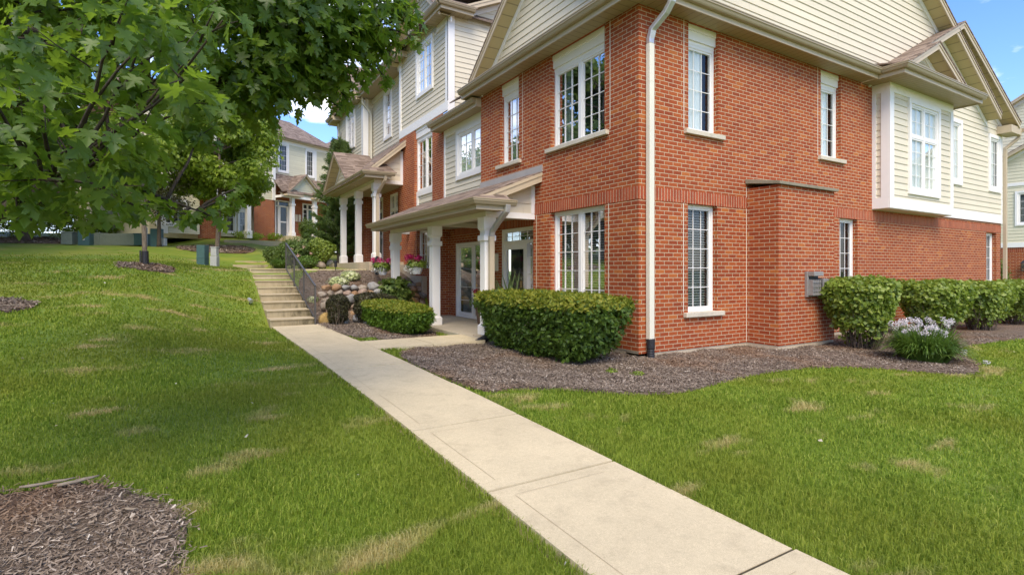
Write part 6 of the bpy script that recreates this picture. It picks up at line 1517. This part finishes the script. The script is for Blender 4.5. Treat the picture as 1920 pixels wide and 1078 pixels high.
# the rest of the crown, over and behind the viewer
for k in range(9):
    a = q.random() * 6.28; rr = 4.3 * math.sqrt(q.random()); z = 3.6 + 3.4 * q.random() * (1 - rr / 6)
    SPRAY.append((np.array([rr * math.cos(a), rr * math.sin(a), z]), 0.85, 120))
BPT = np.array(bough_pts); Ps = []; Ns = []; Ss = []
for k, (c, r, n) in enumerate(SPRAY):
    w = ((BPT - c) ** 2).sum(1) + 0.15 * np.maximum(0, BPT[:, 2] - c[2]); s = BPT[w.argmin()]
    if c[2] > 4.2: s = np.array([0.1 * c[0], 0.1 * c[1], min(c[2] - 0.5, 5.5)])
    limb(mb, s, c, 0.012 + 0.012 * r, 0.004, 0.12, 4, k, 5)
    for j in range(5 if r > .3 else 2):
        e = c + q.normal(size=3) * r * 0.55; limb(mb, c + (s - c) * 0.25 * q.random(), e, 0.006, 0.002, 0.1, 3, k * 9 + j, 4)
    d = unit(q.normal(size=(n, 3)))
    Ps.append(c + d * r * (q.random((n, 1)) ** 0.42) * np.array([1, 1, 0.8])); Ns.append(d * np.array([1, 1, .5]))
    Ss.append(np.full(n, 0.088 if r < .5 else 0.100))
mb.build('trunk', M['big_bark'], bt, world=False, smooth=True)
P = np.concatenate(Ps); N = np.concatenate(Ns); S = np.concatenate(Ss) * (0.72 + 0.5 * q.random(len(P)))
nr = unit(0.75 * N + np.array([0, 0, 0.55]) + 0.45 * q.normal(size=P.shape)); tp = np.array([[0, 0, -0.9]]) + 0.7 * N + 0.45 * q.normal(size=P.shape)
V, F = scatter(MAP, P, frames(nr, tp), S)
o = npobj('crown', V, F, M['maple'], bt); o.location = (0, 0, 0)
print('maple leaves', len(P))

# ------------------------------------------------------------------ utility boxes on the lawn
def ubox(name, label, x, y, parts, rz, group):
    t = thing(name, label, 'utility box', (x, y, gz(x, y) - 0.03), group, R(rz))
    for nm, b, mt in parts:
        m_ = MB()
        for q_ in (b if isinstance(b, list) else [b]): m_.box(*q_)
        m_.build(nm, M[mt], t, world=False, bevel=0.012)
    return t
UG = 'utility boxes on the back lawn'
ubox('utility_pedestal', 'teal green utility pedestal with a grey box beside it, near the steps', -5.52, 15.8, [('green_cabinet', [(-0.22, 0.06, -0.15, 0.15, 0, 0.74), (-0.23, 0.07, -0.16, 0.16, 0.28, 0.295)], 'util_green')], -30, UG)
ubox('utility_pedestal', 'pale grey two part utility box standing right of the teal green pedestal', -5.22, 15.72, [('grey_box', [(-0.10, 0.10, -0.10, 0.10, 0.40, 0.70), (-0.115, 0.115, -0.115, 0.115, 0, 0.39), (-0.115, 0.115, -0.115, 0.115, 0.69, 0.72)], 'util_grey')], -28, UG)
ubox('transformer_cabinet', 'long low faded green transformer cabinet with a dark end panel', -8.95, 26.6, [('cabinet', [(-1.5, 1.05, -0.35, 0.35, 0, 0.58), (-1.5, -0.75, -0.37, 0.37, 0, 0.62)], 'util_olive'), ('end_panel', [(1.05, 1.45, -0.36, 0.36, 0, 0.56), (1.0, 1.5, -0.38, 0.38, 0.54, 0.585)], 'util_green')], -36, UG)
ubox('utility_pedestal', 'green utility pedestal with a pale post, just behind the young maple trunk', -7.30, 24.1, [('green_cabinet', [(-0.22, 0.22, -0.15, 0.15, 0, 0.86)], 'util_green'), ('grey_post', [(-0.62, -0.5, -0.08, 0.08, 0, 0.92)], 'util_grey'), ('small_box', [(0.25, 0.42, -0.1, 0.1, 0.05, 0.42)], 'util_grey')], -32, UG)
ubox('utility_pedestal', 'dark green utility pedestal at the left with a meter plate', -10.2, 24.6, [('green_cabinet', [(-0.02, 0.42, -0.25, 0.25, 0, 0.72)], 'util_green'), ('meter_plate', [(0.16, 0.26, -0.275, -0.25, 0.22, 0.30)], 'util_grey')], -12, UG)
ubox('utility_pedestal', 'olive grey utility box leaning left of the dark green pedestal', -10.62, 24.75, [('cabinet', [(-0.22, 0.22, -0.2, 0.2, 0.03, 0.58), (-0.24, 0.24, -0.22, 0.22, 0.56, 0.60)], 'util_olive')], -20, UG)

# ------------------------------------------------------------------ mulch chips, twigs and grass blades
def chips(poly, n, seed, dens=None, big=1.0):
    q = np.random.default_rng(seed); P = np.asarray(poly); x0, y0 = P.min(0); x1, y1 = P.max(0); X = np.zeros(0); Y = np.zeros(0)
    while len(X) < n:
        x = q.uniform(x0, x1, n * 2); y = q.uniform(y0, y1, n * 2); k = inpoly(x, y, P)
        if dens is not None: k &= q.random(n * 2) < dens(x, y)
        X = np.concatenate([X, x[k]]); Y = np.concatenate([Y, y[k]])
    X, Y = X[:n] + 0.03 * q.normal(size=n), Y[:n] + 0.03 * q.normal(size=n)
    Z = ground(X, Y) + 0.024 + 0.018 * np.sin(X * 7.1 + 2 * Y) * np.sin(Y * 6.3 - X) + 0.012 * q.random(n)
    a = q.random(n) * 6.28; L = big * (0.012 + 0.030 * q.random(n) ** 2); W = big * (0.003 + 0.005 * q.random(n)); tl = 0.35 * q.normal(size=n); rl = 0.5 * q.normal(size=n)
    d = np.stack([np.cos(a) * np.cos(tl), np.sin(a) * np.cos(tl), np.sin(tl)], -1); s = np.stack([-np.sin(a), np.cos(a), rl], -1); s = unit(s); u = np.cross(d, s)
    c = np.stack([X, Y, Z], -1); d = d * L[:, None]; s = s * W[:, None]; u = u * (W * 0.5)[:, None]
    V = np.stack([c - d - s, c + d - s * .6, c + d + s * .6, c - d + s, c + u], 1)
    F = np.array([(0, 1, 4), (1, 2, 4), (2, 3, 4), (3, 0, 4)])
    return V.reshape(-1, 3), (F[None] + (np.arange(n) * 5)[:, None, None]).reshape(-1, 3)
def near(x, y, k=14.0): return np.clip(k / ((x + 6.015) ** 2 + (y + 6.08) ** 2), 0, 1)
cv_, cf_ = [], []; off = 0
for key, n, dn, bg_ in (('R', 80000, lambda x, y: near(x, y, 40) * (x < 9), 0.8), ('M', 22000, lambda x, y: np.clip(1.2 - (y - 3) * 0.1, .3, 1), 1.1), ('L', 32000, lambda x, y: near(x, y, 9), 0.72), ('T1', 2500, None, 1.6), ('T2', 3500, None, 2.5), ('T3', 2500, None, 3.0), ('T4', 1500, None, 1.5)):
    V, F = chips(SPOLY[key], n, 500 + n, dn, bg_); cv_.append(V); cf_.append(F + off); off += len(V)
tag(npobj('mulch_chips', np.concatenate(cv_), np.concatenate(cf_), M['chip']), kind='stuff')
for i, (x, y, a, L, r, lab) in enumerate([(-6.62, -1.72, 0.25, 0.22, 0.012, 'thick bleached stick lying on the near mulch, nearest the grass edge'), (-6.78, -1.66, 0.10, 0.26, 0.010, 'long bleached stick half buried at the back of the near mulch'), (-6.30, -2.35, -0.6, 0.06, 0.008, 'small curled pale chip in the middle of the near mulch'), (-8.7, 6.3, 0.5, 0.5, 0.014, 'bleached root lying across the bare patch on the left lawn')]):
    t = MB(); q = random.Random(i); z = gz(x, y) + 0.034; pts = [(x + (k / 5 - .5) * L * math.cos(a) + q.uniform(-.008, .008), y + (k / 5 - .5) * L * math.sin(a) + q.uniform(-.008, .008), z + 0.006 * q.random()) for k in range(6)]
    t.tube(pts, [r * .7, r, r * .9, r, r * .8, r * .4], 7); tag(t.build('stick', M['deadwood'], smooth=True), lab, 'stick', 'bleached sticks on the mulch')

q = np.random.default_rng(123)
NB = 780000
rr = (1.15 ** 0.3 + (25.0 ** 0.3 - 1.15 ** 0.3) * q.random(NB)) ** (1 / 0.3)          # even coverage as it recedes from the viewer
aa = q.uniform(R(-66), R(66), NB)
X = CAMP[0] + rr * (np.sin(aa) * RT[0] + np.cos(aa) * FWD[0]); Y = CAMP[1] + rr * (np.sin(aa) * RT[1] + np.cos(aa) * FWD[1])
je = 0.010 * q.normal(size=NB)
keep = ~((X > PX0 - 0.002 + je) & (X < PX1 + 0.002 + je) & (Y < 7.2)) & ~((X > -4.5) & (X < -3.3) & (Y >= 7.0) & (Y < 18))
keep &= q.random(NB) < np.clip((25 - rr) / 9, 0, 1)
keep &= ~((X > -3.0) & (Y > 8.5)) & ~((X > -4.5) & (X < -2.4) & (Y > 18) & (Y < 24))
keep &= ~((X > -3.35) & (X < -1.2) & (Y > 2.6) & (Y < 3.68)) & ~((X > -1.3) & (Y > -0.0)) & ~((X > -0.5) & (Y > -1.0) & (X < 17))
def jitter_edge(v, s): return v + s * q.normal(size=len(v))
for key in BEDS: keep &= ~inpoly(jitter_edge(X, 0.045), jitter_edge(Y, 0.045), SPOLY[key])
X, Y, rr = X[keep], Y[keep], rr[keep]; n = len(X)
Z = ground(X, Y) - 0.03
clump = 0.5 + 0.5 * np.sin(X * 3.1 + 1.3 * np.sin(Y * 2.3)) * np.sin(Y * 2.7 + 1.1 * np.sin(X * 1.9))
Hh = (0.021 + 0.021 * q.random(n)) * (0.75 + 0.5 * clump)
tall = inpoly(X, Y, [(-3.35, -5.6), (-2.0, -5.2), (-1.2, -4.6), (-2.2, -6.4), (-3.35, -7)]) & (q.random(n) < 0.3); Hh = np.where(tall, Hh * 2.0, Hh)
W = np.maximum(0.0019, 0.00068 * rr) * (0.7 + 0.6 * q.random(n))
a = q.random(n) * 6.28; b = q.random(n) * 6.28; ln = 0.35 + 0.95 * q.random(n) ** 1.2
s = np.stack([np.cos(a), np.sin(a), 0 * a], -1) * W[:, None]; ld = np.stack([np.cos(b), np.sin(b), 0 * b], -1)
c = np.stack([X, Y, Z], -1); up = np.array([0, 0, 1.0])
mid = c + ld * (Hh * ln * 0.3)[:, None] + up * (Hh * 0.65 + 0.02)[:, None]; tip = c + ld * (Hh * ln * 1.25)[:, None] + up * (Hh * (1.2 - 0.5 * ln) + 0.022)[:, None]
V = np.stack([c - s, c + s, mid + s * .8, mid - s * .8, tip], 1).reshape(-1, 3)
F = np.array([(0, 1, 2), (0, 2, 3), (3, 2, 4)]); F = (F[None] + (np.arange(n) * 5)[:, None, None]).reshape(-1, 3)
tag(npobj('grass', V, F, M['blade']), kind='stuff')
print('blades', n)

q = np.random.default_rng(5); n = 150
X = q.uniform(-11, 6, n); Y = q.uniform(-5, 14, n); k = ~((X > PX0) & (X < PX1)) & ~((X > -3.2) & (Y > -1.5)); X, Y = X[k], Y[k]
P = np.stack([X, Y, ground(X, Y) + 0.035], -1); N = np.tile([[0, 0, 1.0]], (len(P), 1)) + 0.5 * q.normal(size=P.shape)
V, F = scatter(DIA, P, frames(N, q.normal(size=P.shape)), 0.018 + 0.03 * q.random(len(P)) ** 2)
tag(npobj('leaf_litter', V, F, M['litter']), kind='stuff')
# ================================================================== camera, sun, sky
cam = bpy.data.cameras.new('camera'); co = link(bpy.data.objects.new('camera', cam))
co.location = (-6.015, -6.080, 1.45)
d = Vector((0.5194, 0.8545, 0.0)); co.rotation_euler = d.to_track_quat('-Z', 'Y').to_euler()
cam.sensor_width = 36.0; cam.lens = 36.0 * 997 / 1920
cam.shift_y = -(539 - 506) / 1920
cam.clip_start = 0.05; cam.clip_end = 2000
SC.camera = co
sun = bpy.data.lights.new('sun', 'SUN'); so = link(bpy.data.objects.new('sun', sun))
SUN_EL, SUN_AZ = R(50), math.atan2(-0.46, -0.80)
sd_ = Vector((math.sin(SUN_AZ) * math.cos(SUN_EL), math.cos(SUN_AZ) * math.cos(SUN_EL), math.sin(SUN_EL)))
so.rotation_euler = (-sd_).to_track_quat('-Z', 'Y').to_euler(); so.location = (0, -20, 30)
sun.energy = 1.5; sun.angle = R(38); sun.color = (1.0, 0.88, 0.68)
w = bpy.data.worlds.new('World'); SC.world = w; w.use_nodes = True
nt = w.node_tree; nt.nodes.clear()
out = nt.nodes.new('ShaderNodeOutputWorld'); bg = nt.nodes.new('ShaderNodeBackground'); bg.inputs[1].default_value = 0.15
sky = nt.nodes.new('ShaderNodeTexSky'); sky.sky_type = 'NISHITA'; sky.sun_disc = False
sky.sun_elevation = SUN_EL; sky.sun_rotation = SUN_AZ; sky.air_density = 1.0; sky.dust_density = 0.6; sky.ozone_density = 3.0
tc = nt.nodes.new('ShaderNodeTexCoord'); mp = nt.nodes.new('ShaderNodeMapping'); mp.inputs['Scale'].default_value = (1.0, 1.0, 3.2); mp.inputs['Location'].default_value = (0.37, 0.1, 0.0)
no = nt.nodes.new('ShaderNodeTexNoise'); no.inputs['Scale'].default_value = 2.3; no.inputs['Detail'].default_value = 7; no.inputs['Roughness'].default_value = 0.58; no.inputs['Distortion'].default_value = 0.3
rp = nt.nodes.new('ShaderNodeValToRGB'); rp.color_ramp.elements[0].position = 0.53; rp.color_ramp.elements[1].position = 0.72
mx = nt.nodes.new('ShaderNodeMix'); mx.data_type = 'RGBA'; mx.inputs[7].default_value = (6.5, 6.4, 6.3, 1)
nt.links.new(tc.outputs['Generated'], mp.inputs[0]); nt.links.new(mp.outputs[0], no.inputs['Vector']); nt.links.new(no.outputs['Fac'], rp.inputs[0])
pass; hs = nt.nodes.new('ShaderNodeHueSaturation'); hs.inputs['Saturation'].default_value = 1.2; hs.inputs['Value'].default_value = 0.74; nt.links.new(sky.outputs[0], hs.inputs['Color'])
# one small cumulus low over the far roof
nrm = nt.nodes.new('ShaderNodeVectorMath'); nrm.operation = 'DISTANCE'; sc_ = nt.nodes.new('ShaderNodeMapping'); sc_.inputs['Scale'].default_value = (1, 1, 2.6); nt.links.new(tc.outputs['Generated'], sc_.inputs[0])
nt.links.new(sc_.outputs[0], nrm.inputs[0]); nrm.inputs[1].default_value = (0.182, 0.940, 0.285 * 2.6)
n2 = nt.nodes.new('ShaderNodeTexNoise'); n2.inputs['Scale'].default_value = 16; n2.inputs['Detail'].default_value = 6; nt.links.new(sc_.outputs[0], n2.inputs['Vector'])
s1 = nt.nodes.new('ShaderNodeMath'); s1.operation = 'MULTIPLY_ADD'; nt.links.new(n2.outputs['Fac'], s1.inputs[0]); s1.inputs[1].default_value = 0.16; nt.links.new(nrm.outputs['Value'], s1.inputs[2])
r2 = nt.nodes.new('ShaderNodeValToRGB'); r2.color_ramp.elements[0].position = 0.095; r2.color_ramp.elements[0].color = (0.95, 0.95, 0.95, 1); r2.color_ramp.elements[1].position = 0.16; r2.color_ramp.elements[1].color = (0, 0, 0, 1); nt.links.new(s1.outputs[0], r2.inputs[0])
add = nt.nodes.new('ShaderNodeMath'); add.operation = 'MAXIMUM'; nt.links.new(rp.outputs[0], add.inputs[0]); nt.links.new(r2.outputs[0], add.inputs[1])
tn = nt.nodes.new('ShaderNodeMix'); tn.data_type = 'RGBA'; tn.blend_type = 'MULTIPLY'; tn.inputs[0].default_value = 1.0; tn.inputs[7].default_value = (1.0, 0.91, 1.04, 1); nt.links.new(hs.outputs[0], tn.inputs[6]); nt.links.new(tn.outputs[2], mx.inputs[6]); nt.links.new(add.outputs[0], mx.inputs[0]); nt.links.new(mx.outputs[2], bg.inputs[0]); nt.links.new(bg.outputs[0], out.inputs[0])
vs = SC.view_settings; vs.view_transform = 'Standard'; vs.look = 'None'; vs.exposure = 1.48; vs.gamma = 1.0
SC.cycles.max_bounces = 8; SC.cycles.transparent_max_bounces = 12
